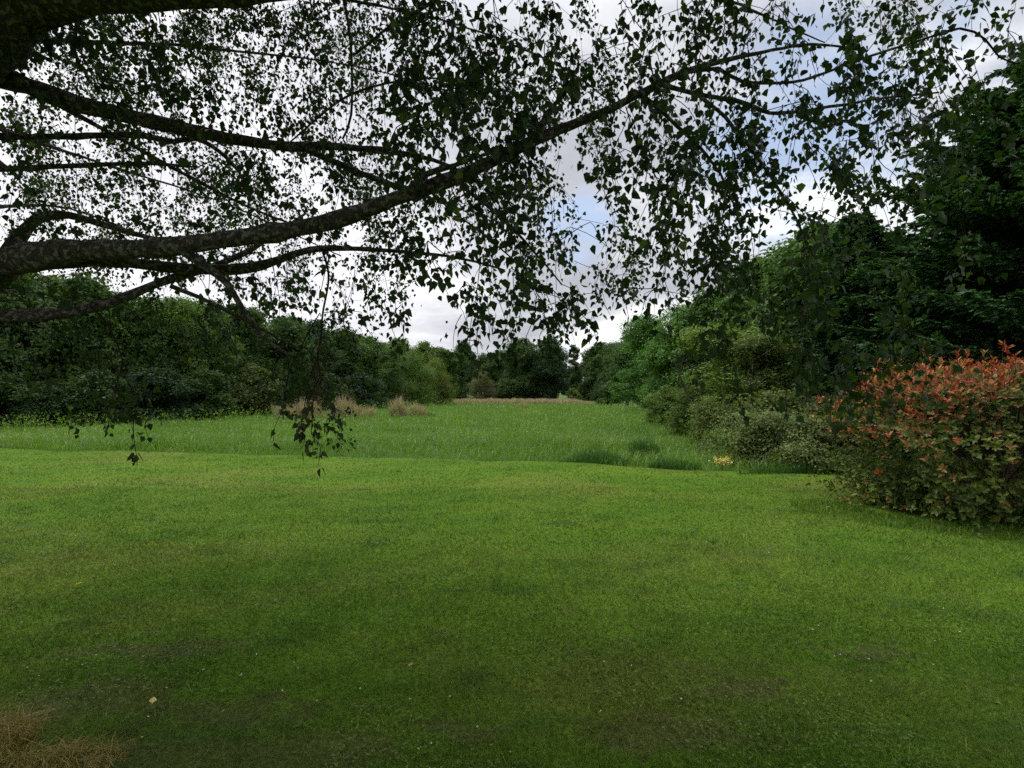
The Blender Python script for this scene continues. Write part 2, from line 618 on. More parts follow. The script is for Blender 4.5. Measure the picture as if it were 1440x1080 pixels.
# mown grass blades, thinning with distance
mb = MB()
r = np.random.default_rng(3)
for (y0, y1, n, hh, ww) in ((1.7, 3.2, 120000, .036, .0040), (3.2, 5.5, 140000, .034, .0058), (5.5, 9, 120000, .032, .0095), (9, 22, 120000, .034, .017)):
    y = r.uniform(y0, y1, n)
    x = r.uniform(-1, 1, n) * (1.02 * y + .8)
    k = y < edge(x) - .02
    k &= ~((x > 4.0) & (np.hypot((x - 6.1) / 1.9, (y - 7.2) / 1.25) < .62))
    cl = .5 + .5 * np.sin(x * 5.1 + 2 * np.sin(y * 3.3)) * np.sin(y * 6.3 + 1.7 * np.sin(x * 2.9))
    k &= r.uniform(size=n) > .6 * worn(x, y)
    x, y, cl = x[k], y[k], cl[k]
    m = len(x)
    h = hh * r.uniform(.4, 1.25, m) * (.65 + .6 * cl)
    blades(mb, x, y, relief(x, y) - .003, h, ww * r.uniform(.6, 1.2, m), r.uniform(.2, 1.6, m), r)
# coarser tufts and dead straws
n = 16000
y = 1.8 + 8 * r.uniform(size=n) ** 1.6
x = r.uniform(-1, 1, n) * (1.0 * y + .6)
k = ~((x > 4.0) & (np.hypot((x - 6.1) / 1.9, (y - 7.2) / 1.25) < .62))
x, y = x[k], y[k]
blades(mb, x, y, relief(x, y), r.uniform(.025, .065, len(x)), r.uniform(.003, .006, len(x)), r.uniform(.5, 2.2, len(x)), r)
# clover leaves and plantain rosettes lying among the blades
n = 26000
y = 1.8 + 6.5 * r.uniform(size=n) ** 1.3
x = r.uniform(-1, 1, n) * (1.0 * y + .5)
pat = np.sin(x * 2.1 + 1.2 * np.sin(y * 1.9 + .4)) * np.sin(y * 2.6 + 1.4 * np.sin(x * 1.3))
k = (pat > .25) & ~((x > 4.0) & (np.hypot((x - 6.1) / 1.9, (y - 7.2) / 1.25) < .8))
x, y = x[k], y[k]
m = len(x)
a0 = r.uniform(0, 6.28, m)
zc = relief(x, y) + r.uniform(.008, .026, m)
for q in range(3):
    a1 = a0 + q * 2.094
    d = np.stack([np.cos(a1), np.sin(a1), r.uniform(-.1, .35, m)], 1)
    L = r.uniform(.007, .012, m)
    leaves4(mb, np.stack([x, y, zc], 1), d, norm(np.array([0, 0, 1.]) + .3 * r.normal(size=(m, 3))), L, L * .95)
for _ in range(60):
    yy = 1.9 + 4.5 * r.uniform() ** 1.3
    xx = r.uniform(-1, 1) * yy
    k = r.integers(5, 9)
    a1 = r.uniform(0, 6.28, k)
    d = np.stack([np.cos(a1), np.sin(a1), r.uniform(.05, .5, k)], 1)
    L = r.uniform(.018, .035, k)
    leaves6(mb, np.tile([[xx, yy, float(relief(xx, yy)) + .008]], (k, 1)), d, np.tile([[0, 0, 1.]], (k, 1)) + .2 * r.normal(size=(k, 3)), L, L * .35)
# unmown fringe at the foot of the red-tipped shrub
n = 5000
aa = r.uniform(2.6, 5.6, n)
rr = r.uniform(.62, 1.05, n)
x = 6.1 + 2.1 * rr * np.cos(aa)
y = 7.2 + 1.4 * rr * np.sin(aa)
blades(mb, x, y, relief(x, y), r.uniform(.03, .11, n), r.uniform(.004, .008, n), r.uniform(.2, .9, n), r, 2)
o = obj('lawn_grass', mb.mesh('lawn_grass', M_BLADE))
o['kind'] = 'stuff'
tag(o, 'short mown lawn grass with yellowish worn drifts', 'grass')

# tall meadow grass
mb = MB()
r = np.random.default_rng(5)
for (y0, y1, n, hh, ww) in ((8.5, 17, 66000, .50, .011), (15, 26, 74000, .52, .017), (26, 45, 90000, .50, .024), (45, 100, 90000, .50, .045)):
    y = r.uniform(y0, y1, n)
    x = r.uniform(-1, 1, n) * (1.0 * y + 1.5)
    k = (y > edge(x) + .04) & (x > left_line(y) + .9) & (x < right_line(y) + .9)
    x, y = x[k], y[k]
    m = len(x)
    cl = .5 + .25 * np.sin(x * 1.1 + 1.3 * np.sin(y * .6)) + .25 * np.sin(y * 1.3 + 1.1 * np.sin(x * .9 + 2))
    near = np.clip((y - edge(x)) / .5, .62, 1)
    rough = np.sin(x * 3.7 + 2 * np.sin(y * 1.9)) * np.sin(y * 4.3 + 1.6 * np.sin(x * 2.2))
    h = hh * r.uniform(.5, 1.2, m) * (.5 + .5 * cl + .16 * rough) * near
    blades(mb, x, y, np.full(m, -.05), h, ww * r.uniform(.6, 1.3, m), r.uniform(.1, 1.5, m), r, 2)
# flowering stalks standing above the leaves
n = 14000
y = 11 + 45 * r.uniform(size=n) ** 1.5
x = r.uniform(-1, 1, n) * (1.0 * y + 1.5)
k = (y > edge(x) + .4) & (x > left_line(y) + 2.5) & (x < right_line(y) + .3)
k &= r.uniform(size=n) < .35 + .6 * (np.sin(x * .8 + 1) * np.sin(y * .5) > .1)
x, y = x[k], y[k]
m = len(x)
hs = r.uniform(.4, .9, m)
blades(mb, x, y, np.full(m, -.05), hs, .004 + .0004 * y, r.uniform(.05, .35, m), r, 2)
for _ in range(3):
    d = norm(np.array([0, 0, .8]) + r.normal(size=(m, 3)) * .5)
    leaves4(mb, np.stack([x, y, hs - .1], 1) + r.normal(size=(m, 3)) * .02, d, rdir(r, m), .05 + .002 * y, .008 + .0009 * y)
o = obj('meadow_grass', mb.mesh('meadow_grass', M_MEADOW))
o['kind'] = 'stuff'
tag(o, 'tall unmown meadow grass filling the field beyond the lawn', 'grass')

# far strip of dry reeds at the end of the field
mb = MB()
n = 16000
y = r.uniform(76, 90, n)
x = r.uniform(-11.5, 12.5, n)
blades(mb, x, y, np.full(n, -.05), r.uniform(.4, .95, n) * (1 + .10 * np.sin(x * 2.3) * np.sin(x * .71 + 1) + .08 * np.sin(x * 5.1)) * np.clip((12.8 - x) / 3, .5, 1), r.uniform(.05, .11, n), r.uniform(.1, .5, n), r, 2)
o = obj('dry_reeds', mb.mesh('dry_reeds', M_REED))
o['kind'] = 'stuff'
tag(o, 'pale strip of dry reeds across the far end of the field', 'reeds')


def clump(name, label, cat, x, y, rx, ry, n, h, w, mat, group=None, z=-.05, lean=(.1, .6)):
    mb = MB()
    a = r.uniform(0, 2 * np.pi, n)
    q = np.sqrt(r.uniform(size=n))
    px, py = rx * q * np.cos(a), ry * q * np.sin(a)
    lump = .75 + .35 * np.sin(px * 3 + x) * np.cos(py * 2.1 + y)
    blades(mb, px, py, np.zeros(n), h * r.uniform(.55, 1.15, n) * (1 - .45 * q ** 2) * lump, w * r.uniform(.6, 1.2, n), r.uniform(*lean, n), r, 2)
    o = obj(name, mb.mesh(name, mat), None, (x, y, z))
    return tag(o, label, cat, group)


RG = 'clumps of dry reeds in the meadow'
def at(px, Y):
    return (px - CX) / F * Y


clump('reed_clump', 'tan dry reed clump at the foot of the left treeline, behind the longest hanging twig', 'reeds', at(420, 32), 32, 1.5, .8, 2800, 1.75, .024, M_REED, RG)
clump('reed_clump', 'broad tan reed clump right of the longest hanging birch twig', 'reeds', at(492, 32), 32, 1.5, .8, 2800, 1.8, .024, M_REED, RG)
clump('reed_clump', 'small tan reed clump standing alone in the meadow, left one of a close pair', 'reeds', at(561, 34.5), 34.5, .62, .5, 1100, 1.6, .024, M_REED, RG)
clump('reed_clump', 'small tan reed clump touching a low green plant, right one of a close pair', 'reeds', at(588, 33.5), 33.5, .62, .5, 1100, 1.6, .024, M_REED, RG)
clump('reed_clump', 'low brownish reed patch alone in the middle of the far meadow', 'reeds', at(733, 56), 56, 1.0, .6, 600, .85, .045, M_REED, RG)
clump('green_tussock', 'low dark green plant beside the right-hand small reed clump', 'plant', at(606, 34), 34, .45, .4, 700, .9, .04, M_DARKGRASS)
clump('grass_tussock', 'dark upright grass tussock near the right edge of the meadow', 'grass', at(908, 13.6), 13.6, .42, .35, 1100, .85, .013, M_DARKGRASS)
clump('grass_tussock', 'low wide dark grass clump along the lawn edge in front of the upright tussock', 'grass', at(850, 11.9), 12.25, 1.0, .35, 1300, .46, .012, M_DARKGRASS)
clump('grass_tussock', 'dark grass clump at the lawn corner beside the small yellow plant', 'grass', at(955, 11.3), 11.55, .6, .28, 800, .42, .012, M_DARKGRASS)
clump('dry_grass_tuft', 'orange brown dry grass tuft at the lower left corner of the lawn', 'grass', -2.44, 2.44, .24, .16, 1000, .14, .0032, M_DRY, None, 0, (.5, 2.6))
clump('dry_grass_tuft', 'smaller orange brown grass tuft right of the corner tuft', 'grass', -1.98, 2.30, .30, .12, 800, .075, .0035, M_DRY, None, 0, (.6, 3.0))
clump('shrub_border_grass', 'uneven dark grass fringe at the foot of the pale low shrubs', 'grass', 6.2, 10.65, 1.7, .22, 1700, .42, .012, M_DARKGRASS)

# clover flowers and fallen leaves on the lawn
mb = MB()
n = 260
y = 2.3 + 9 * r.uniform(size=n) ** 1.2
x = r.uniform(-1, 1, n) * y + .3 * np.sin(y * 3)
k = (y < edge(x) - .3) & (np.sin(x * 1.3 + 2) * np.sin(y * 1.1) > -.1) & ~((x > 3.6) & (np.hypot((x - 6.1) / 2.3, (y - 7.2) / 1.7) < 1))
x, y = x[k], y[k]
for _ in range(5):
    p = np.stack([x, y, relief(x, y) + .028], 1)
    d = rdir(r, len(x))
    d[:, 2] = np.abs(d[:, 2])
    leaves4(mb, p, d, rdir(r, len(x)), np.full(len(x), .008), np.full(len(x), .006))
o = obj('clover_flowers', mb.mesh('clover_flowers', M_WHITE))
o['kind'] = 'stuff'
tag(o, 'tiny white clover flowers scattered over the lawn', 'flowers')


def fallen(px, py, label, mat, L=.05, ang=0.):
    Y = EYE * F / (py - HY)
    mb = MB()
    d = np.array([[math.cos(ang), math.sin(ang), .25]])
    leaves6(mb, np.zeros((1, 3)), d, np.array([[0, .3, 1.]]), np.array([L]), np.array([L * .75]))
    o = obj('fallen_leaf', mb.mesh('fallen_leaf', mat), None, ((px - CX) / F * Y, Y, .028 + float(relief(at(px, Y), Y))))
    tag(o, label, 'leaf', 'fallen leaves on the lawn')


fallen(105, 827, 'pale yellow fallen leaf on the left side of the lawn', M_YELLOW, .06, .5)
fallen(214, 997, 'pale fallen leaf in the shaded lawn near the dry grass tufts', M_YELLOW, .045, 2)
fallen(575, 942, 'small orange fallen leaf in the shaded middle of the lawn', M_DRY, .035, 1)
fallen(797, 922, 'dark curled fallen leaf in the shaded middle of the lawn', M_WILT, .05, .2)
fallen(1162, 717, 'pale fallen leaf on the lawn just left of the red-tipped shrub', M_YELLOW, .06, .1)


# ------------------------------------------------------------------ trees and shrubs
def make_tree(name, H, rad, base, nlobe, nleaf, ls, seed, profile='round', stems=1, flat=.8, gap=1.0, sub=34, lw=.62):
    """returns (wood mesh, crown mesh); the foot is at the origin"""
    rng = np.random.default_rng(seed)
    lob, lr = [], []
    for k in range(nlobe):
        u = (k + rng.uniform()) / nlobe
        if profile == 'round':
            e = math.sin(math.pi * (.12 + .80 * u)) ** .6
        elif profile == 'column':
            e = .75 * math.sin(math.pi * (.18 + .76 * u)) ** .5
        elif profile == 'dome':
            e = math.cos(math.pi * .5 * u ** 1.3) ** .55
        else:  # wide
            e = math.sin(math.pi * (.22 + .72 * u)) ** .5
        a = rng.uniform(0, 2 * np.pi)
        q = math.sqrt(rng.uniform(.05, 1)) * .74
        s = rad * rng.uniform(.24, .40) * (.75 + .35 * e)
        lob.append([rad * e * q * math.cos(a), rad * e * q * math.sin(a), base + (H - base) * (.06 + .86 * u)])
        lr.append(s)
    lob, lr = np.array(lob), np.array(lr)
    lob[:, 2] = np.minimum(lob[:, 2], H - lr * .8)
    lob[:, 2] = np.maximum(lob[:, 2], lr * .35 + base * .5)
    mb = MB()
    # sprays on the lobes
    ns = nlobe * sub
    li = rng.choice(nlobe, ns, p=lr ** 2 / (lr ** 2).sum())
    d = rdir(rng, ns)
    d[:, 2] = d[:, 2] * .8 + .25
    d = norm(d)
    sc = lob[li] + d * (lr[li] * rng.uniform(.7, 1.12, ns))[:, None] * np.array([1, 1, flat])
    sr = lr[li] * rng.uniform(.10, .26, ns)
    n1 = int(nleaf * .74)
    k = rng.integers(0, ns, n1)
    p = sc[k] + rng.normal(size=(n1, 3)) * sr[k][:, None] * np.array([1, 1, .7])
    nr = norm(d[k] * .8 + np.array([0, 0, .5]) + rng.normal(size=(n1, 3)) * .55)
    # loose inner leaves fill the lobes
    n2 = nleaf - n1
    k2 = rng.choice(nlobe, n2, p=lr ** 3 / (lr ** 3).sum())
    p2 = lob[k2] + rdir(rng, n2) * (lr[k2] * rng.uniform(.1, .85, n2))[:, None]
    p = np.vstack([p, p2])
    nr = np.vstack([nr, rdir(rng, n2)])
    p[:, 2] = np.maximum(p[:, 2], .03)
    dd = norm(np.cross(nr, rdir(rng, len(p))) + np.array([0, 0, -.25]))
    L = ls * rng.uniform(.6, 1.25, len(p))
    leaves4(mb, p, dd, nr, L, L * lw)
    crown = mb.mesh(name + '_crown', M_TREE)
    mb = MB()
    tr = .035 * H * (.5 if stems > 1 else 1) * (.6 if H < 4 else .75)
    for s in range(stems):
        ox, oy = (rng.normal(size=2) * rad * .16 if stems > 1 else (0, 0))
        top = H * (.8 if stems == 1 else rng.uniform(.5, .75))
        zz = np.linspace(-.08, top, 9)
        wob = np.cumsum(rng.normal(size=(9, 2)) * rad * .018, 0)
        wob[0] = 0
        tr_ = tr * (1 - .88 * np.linspace(0, 1, 9)) * np.where(np.arange(9) == 0, 1.35, 1)
        pts = np.column_stack([ox * (1 + zz / H * 2) + wob[:, 0], oy * (1 + zz / H * 2) + wob[:, 1], zz])
        tube(mb, pts, tr_, 8)
        for q in range(nlobe // stems):
            c = lob[rng.integers(nlobe)]
            j = int(np.clip(np.searchsorted(zz, c[2] - lr.mean() * 1.2), 1, 7))
            a, e = pts[j], c
            m = (a + e) / 2 + np.array([0, 0, -.08 * np.linalg.norm(e - a)])
            tt = np.linspace(0, 1, 6)[:, None]
            tube(mb, (1 - tt) ** 2 * a + 2 * tt * (1 - tt) * m + tt ** 2 * e, tr_[j] * .55 * (1 - .85 * tt[:, 0]), 5)
    return mb.mesh(name + '_wood', M_BARK, True), crown


PROT = {
    'oak': make_tree('oak', 9, 3.6, .9, 32, 44000, .24, 11, 'round'),
    'ash': make_tree('ash', 9, 3.0, .8, 32, 42000, .23, 12, 'round', flat=.95),
    'alder': make_tree('alder', 9, 2.5, .5, 30, 38000, .22, 13, 'column', flat=1.1),
    'hazel': make_tree('hazel', 4.2, 2.3, .1, 24, 26000, .17, 14, 'dome', stems=5),
    'willow': make_tree('willow', 6, 3.0, .1, 24, 34000, .17, 15, 'dome', stems=5, flat=1.0, sub=60, lw=.3),
    'poplar': make_tree('poplar', 10, 1.1, .6, 22, 9000, .20, 16, 'column', flat=1.5),
    'bramble': make_tree('bramble', 1.25, 1.15, .0, 20, 15000, .065, 17, 'dome', stems=7, sub=50),
    'bush': make_tree('bush', 2.4, 1.5, .0, 22, 22000, .085, 18, 'dome', stems=6, sub=50),
    'lacy': make_tree('lacy', 8, 3.0, .3, 32, 56000, .15, 19, 'wide', sub=44),
    'fine': make_tree('fine', 3.8, 1.35, .2, 26, 26000, .085, 20, 'column', stems=4, sub=50, lw=.45),
}
HT = {'oak': 9, 'ash': 9, 'alder': 9, 'hazel': 4.2, 'willow': 6, 'poplar': 10, 'bramble': 1.25, 'bush': 2.4, 'lacy': 8, 'fine': 3.8}
first = {}
rt = np.random.default_rng(21)


def tree(kind, name, label, cat, x, y, H, color, group, wide=1.0):
    s = H / HT[kind]
    rz = rt.uniform(0, 6.28)
    if kind not in first:
        wood, crown = PROT[kind]
        root = empty(name)
        w = obj('trunk' if kind not in ('hazel', 'bramble', 'bush', 'willow', 'fine') else 'stem', wood, root)
        c = obj('crown' if kind not in ('bramble', 'bush') else 'foliage', crown, root)
        first[kind] = (root, w, c)
    else:
        r0, w0, c0 = first[kind]
        root = r0.copy()
        root.name = name
        COL.objects.link(root)
        kids = []
        for q in (w0, c0):
            k = q.copy()
            COL.objects.link(k)
            k.parent = root
            kids.append(k)
        w, c = kids
    root.location = (x, y, -.05)
    root.rotation_euler = (0, 0, rz)
    root.scale = (s * wide, s * wide, s)
    c.color = (*color, 1)
    for key in ('group',):
        if key in root:
            del root[key]
    tag(root, label, cat, group)
    return root


DK = (.054, .096, .026)
MD = (.072, .126, .030)
LT = (.098, .158, .034)
BL = (.034, .066, .026)
YE = (.145, .205, .045)
OL = (.105, .140, .038)
RG_ = (.066, .125, .030)

GL = 'trees of the left treeline'
LEFT = [
    ('oak', at(-70, 24), 24, 8.2, DK, 1.0, 'broad dark tree cut by the left edge of the photo'),
    ('ash', at(20, 26), 26, 7.8, DK, 1.0, 'dark leafy tree directly under the lowest birch branch, leftmost full crown'),
    ('alder', at(105, 28), 28, 8.0, MD, 1.1, 'tall rounded tree behind the left hanging birch twig'),
    ('oak', at(180, 30), 30.5, 7.5, DK, .95, 'dark dense tree just right of the left hanging twig'),
    ('lacy', at(235, 31), 31, 7.3, LT, .9, 'lighter yellowish green crown rising in the left treeline'),
    ('ash', at(290, 34), 34, 7.5, MD, .95, 'mid green tree right of the lighter yellowish crown'),
    ('alder', at(340, 38), 38, 7.9, DK, 1.1, 'dark narrow tree behind the drooping bare birch bough'),
    ('oak', at(395, 42), 42.5, 7.9, DK, .9, 'dark tree above the left tan reed clump'),
    ('ash', at(440, 48), 48, 8.2, BL, .95, 'bluish dark tree behind the longest hanging birch twig'),
    ('alder', at(480, 54), 54, 8.3, DK, 1.2, 'dark tree above the broad tan reed clump'),
    ('oak', at(520, 60), 60, 8.2, MD, .9, 'rounded tree where the left treeline starts to recede'),
    ('lacy', at(550, 68), 68, 8.8, LT, .95, 'pale green tree top above the willows'),
    ('ash', at(590, 76), 78, 9.2, LT, .95, 'light green tree behind the yellowish willow'),
    ('alder', at(625, 86), 86, 9.0, MD, 1.1, 'mid green tree at the far end of the left treeline'),
]
for k, x, y, H, c, wd, lab in LEFT:
    tree(k, 'broadleaf_tree', lab, 'tree', x, y, H, c, GL, wd)
GL2 = 'trees behind the left treeline'
for k, px, y, H, c, lab in (
        ('oak', -10, 33, 9.4, DK, 'dark crown behind the left edge of the treeline'),
        ('ash', 75, 35, 9.3, MD, 'crown rising behind the two leftmost full trees'),
        ('oak', 150, 38, 9.2, DK, 'dark crown behind the tree right of the left hanging twig'),
        ('ash', 260, 42, 9.0, DK, 'dark crown behind the lighter yellowish tree'),
        ('oak', 330, 48, 9.6, DK, 'dark crown behind the drooping bare bough'),
        ('ash', 410, 56, 9.8, DK, 'dark crown behind the tree above the left reed clump'),
        ('oak', 470, 66, 9.8, DK, 'dark crown behind the longest hanging twig'),
        ('ash', 505, 76, 10.0, BL, 'bluish crown behind the broad reed clump')):
    tree(k, 'broadleaf_tree', lab, 'tree', at(px, y), y, H, c, GL2, 1.1)
GW = 'willow bushes along the left edge of the field'
for px, y, H, c, wd, lab in (
        (548, 58, 6.6, MD, 1.0, 'dull green willow bush nearest the small tan reed clumps'),
        (578, 64, 6.6, LT, 1.0, 'light green feathery willow bush between its dull and yellowish neighbours'),
        (612, 71, 6.2, (.125, .165, .034), 1.1, 'yellowish green rounded willow bush at the field corner')):
    tree('willow', 'willow_bush', lab, 'bush', at(px, y), y, H, c, GW, wd)
GU = 'understorey bushes at the foot of the left treeline'
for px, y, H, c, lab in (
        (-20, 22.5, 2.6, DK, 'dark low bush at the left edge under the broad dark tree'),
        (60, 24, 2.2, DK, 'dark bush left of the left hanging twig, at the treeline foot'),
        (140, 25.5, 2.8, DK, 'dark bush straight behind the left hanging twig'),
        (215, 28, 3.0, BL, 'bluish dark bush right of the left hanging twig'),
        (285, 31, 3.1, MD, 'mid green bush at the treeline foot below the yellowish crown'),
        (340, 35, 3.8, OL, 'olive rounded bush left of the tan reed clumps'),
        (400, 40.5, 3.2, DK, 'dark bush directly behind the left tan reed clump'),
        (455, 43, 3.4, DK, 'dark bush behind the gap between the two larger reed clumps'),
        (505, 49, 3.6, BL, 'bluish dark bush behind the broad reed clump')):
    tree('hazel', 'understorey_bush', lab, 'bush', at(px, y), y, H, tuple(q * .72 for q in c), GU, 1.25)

GE = 'trees closing the far end of the field'
END = [
    ('ash', 645, 100, 9.5, DK, .9, 'dark tree left of the pale round bush at the field end'),
    ('oak', 690, 104, 9.6, DK, 1.0, 'dark tree right behind the pale round bush at the field end'),
    ('oak', 735, 98, 12.0, DK, 1.0, 'tall dark tree in the middle of the field end'),
    ('ash', 772, 96, 11.8, BL, .95, 'tall dark tree with bare lower trunk left of the sky gap'),
    ('alder', 838, 96, 8.5, DK, 1.1, 'dark tree right of the slim poplar'),
    ('oak', 870, 88, 10.0, DK, .9, 'dark tall tree behind the bright green trees on the right'),
]
for k, px, y, H, c, wd, lab in END:
    tree(k, 'broadleaf_tree', lab, 'tree', at(px, y), y, H, c, GE, wd)
tree('poplar', 'poplar_tree', 'slim upright poplar beside the sky gap at the field end', 'tree', at(808, 100), 100, 11.3, DK, None, 1.3)
tree('willow', 'round_bush', 'pale olive round bush at the far end of the field', 'bush', at(679, 93), 93, 5.3, (.13, .135, .06), None, 1.15)
tree('hazel', 'round_bush', 'small bright yellow green bush at the right far end of the field', 'bush', at(806, 93), 93, 2.6, YE, None, 1.0)
GF = 'bushes under the trees at the field end'
for px, y, H, c, lab in (
        (640, 97, 4.0, DK, 'dark bush left of the pale round bush'),
        (712, 96, 4.4, DK, 'dark bush right of the pale round bush'),
        (745, 100, 4.6, DK, 'dark bush under the tall dark middle tree'),
        (772, 103, 3.0, DK, 'low dark bush left of the sky gap'),
        (830, 97, 4.2, DK, 'dark bush right of the bright yellow green bush'),
        (850, 88, 4.0, BL, 'bluish dark bush at the right end of the reed strip'),
        (862, 70, 3.4, DK, 'dark bush at the foot of the farthest right-hand tree')):
    tree('hazel', 'understorey_bush', lab, 'bush', at(px, y), y, H, c, GF, 1.2)
GB = 'distant trees behind the field end'
for i, (px, y, H, c, k, lab) in enumerate((
        (570, 118, 12.2, DK, 'oak', 'distant dark crown above the pale green tree tops on the left'),
        (530, 110, 11.5, DK, 'ash', 'distant dark crown above the dull willow'),
        (612, 120, 12.0, MD, 'ash', 'distant mid green crown above the yellowish willow'),
        (655, 135, 14.8, DK, 'alder', 'distant pointed crown rising left of the pale round bush'),
        (705, 140, 13.0, DK, 'oak', 'distant low crown between the pointed crown and the tall dark tree'),
        (750, 140, 13.0, DK, 'ash', 'distant crown hidden behind the tall dark middle tree'),
        (800, 160, 10.2, BL, 'oak', 'distant low bluish crown showing in the sky gap'),
        (840, 130, 14.0, DK, 'ash', 'distant crown right of the slim poplar'),
        (885, 120, 15.0, DK, 'oak', 'distant crown above the bright green trees'))):
    tree(k, 'distant_tree', lab, 'tree', at(px, y), y, H, c, GB, 1.1)

GR = 'trees along the right edge of the field'
RIGHT = [
    ('ash', 862, 62, 7.6, (.055, .115, .030), 1.0, 'green tree farthest along the right field edge'),
    ('lacy', 886, 46, 8.3, (.080, .165, .036), 1.1, 'bright green rounded tree reaching down to the field'),
    ('lacy', 932, 36, 7.8, (.085, .175, .038), 1.05, 'larger bright green tree nearest on the right field edge'),
    ('ash', 985, 34, 8.2, (.070, .130, .032), .85, 'airy tree top rising behind the bright green trees'),
    ('oak', 1050, 24, 8.0, RG_, .95, 'dark tree behind the yellow green feathery bush'),
    ('ash', 1115, 20, 8.0, RG_, .9, 'dark tree behind the drooping birch curtain, left of the conifers'),
    ('lacy', 1170, 17, 7.0, RG_, .8, 'dark tree between the birch curtain and the conifers'),
    ('alder', 1215, 22, 8.0, DK, 1.2, 'dark tree standing in the gap below the smaller conifer'),
]
for k, px, y, H, c, wd, lab in RIGHT:
    tree(k, 'broadleaf_tree', lab, 'tree', at(px, y) + (1.6 if 800 < px < 960 else .6), y, H, c, GR, wd)
tree('fine', 'feathery_bush', 'tall yellow green feathery bush in front of the dark right-hand trees', 'bush', at(1018, 17.5), 17.5, 4.0, YE, None, 1.6)
tree('fine', 'feathery_bush', 'duller feathery bush right of the tall yellow green one', 'bush', at(1075, 16.5), 16.5, 3.6, OL, None, 1.4)
GS = 'low shrubs bordering the right corner of the lawn'
for kind, px, y, H, c, wd, lab in (
        ('bush', 940, 24, 2.0, LT, 1.0, 'light green low bush at the foot of the nearest bright green tree'),
        ('bush', 975, 18.5, 1.9, (.085, .125, .03), 1.0, 'light green bush at the field edge left of the feathery bush'),
        ('bush', 1000, 15.2, 1.5, OL, 1.0, 'olive bush at the foot of the tall feathery bush'),
        ('bramble', 1035, 13.2, 1.2, (.105, .140, .045), 1.0, 'pale olive shrub right behind the small yellow plant'),
        ('bramble', 1085, 12.0, 1.25, (.125, .160, .055), 1.0, 'pale leafy shrub in the middle of the low border'),
        ('bramble', 1140, 11.2, 1.2, (.135, .165, .06), 1.0, 'pale variegated shrub next to the red-tipped shrub'),
        ('bramble', 1105, 14.3, 1.75, (.10, .130, .035), 1.1, 'taller olive shrub behind the pale variegated shrubs'),
        ('bush', 1185, 11.8, 1.7, (.07, .085, .03), 1.0, 'olive shrub peeping out behind the red-tipped shrub')):
    tree(kind, 'low_shrub', lab, 'shrub', at(px, y), y, H, c, GS, wd)

# small yellow plant at the lawn corner
rr_ = np.random.default_rng(31)
root = empty('yellow_plant', (at(1016, 11.35), 11.35, -.02))
tag(root, 'small pale yellow leafy plant at the corner of lawn, meadow and shrubs', 'plant')
mb = MB()
n = 170
p = rr_.normal(size=(n, 3)) * np.array([.085, .06, .045]) + np.array([0, 0, .17])
p[:, 2] = np.maximum(p[:, 2], .03)
leaves6(mb, p, norm(rr_.normal(size=(n, 3)) * np.array([1, 1, .4])), norm(rr_.normal(size=(n, 3)) * .4 + np.array([0, -.3, 1])), rr_.uniform(.04, .075, n), rr_.uniform(.02, .035, n))
obj('foliage', mb.mesh('yellow_foliage', M_YELLOW), root)
mb = MB()
for q in range(12):
    e = p[rr_.integers(n)]
    tube(mb, np.array([[0, 0, -.02], [e[0] * .3, e[1] * .3, .04], e * [.7, .7, .6], e]), [.005, .004, .003, .002], 4)
obj('stem', mb.mesh('yellow_stem', M_STEM), root)


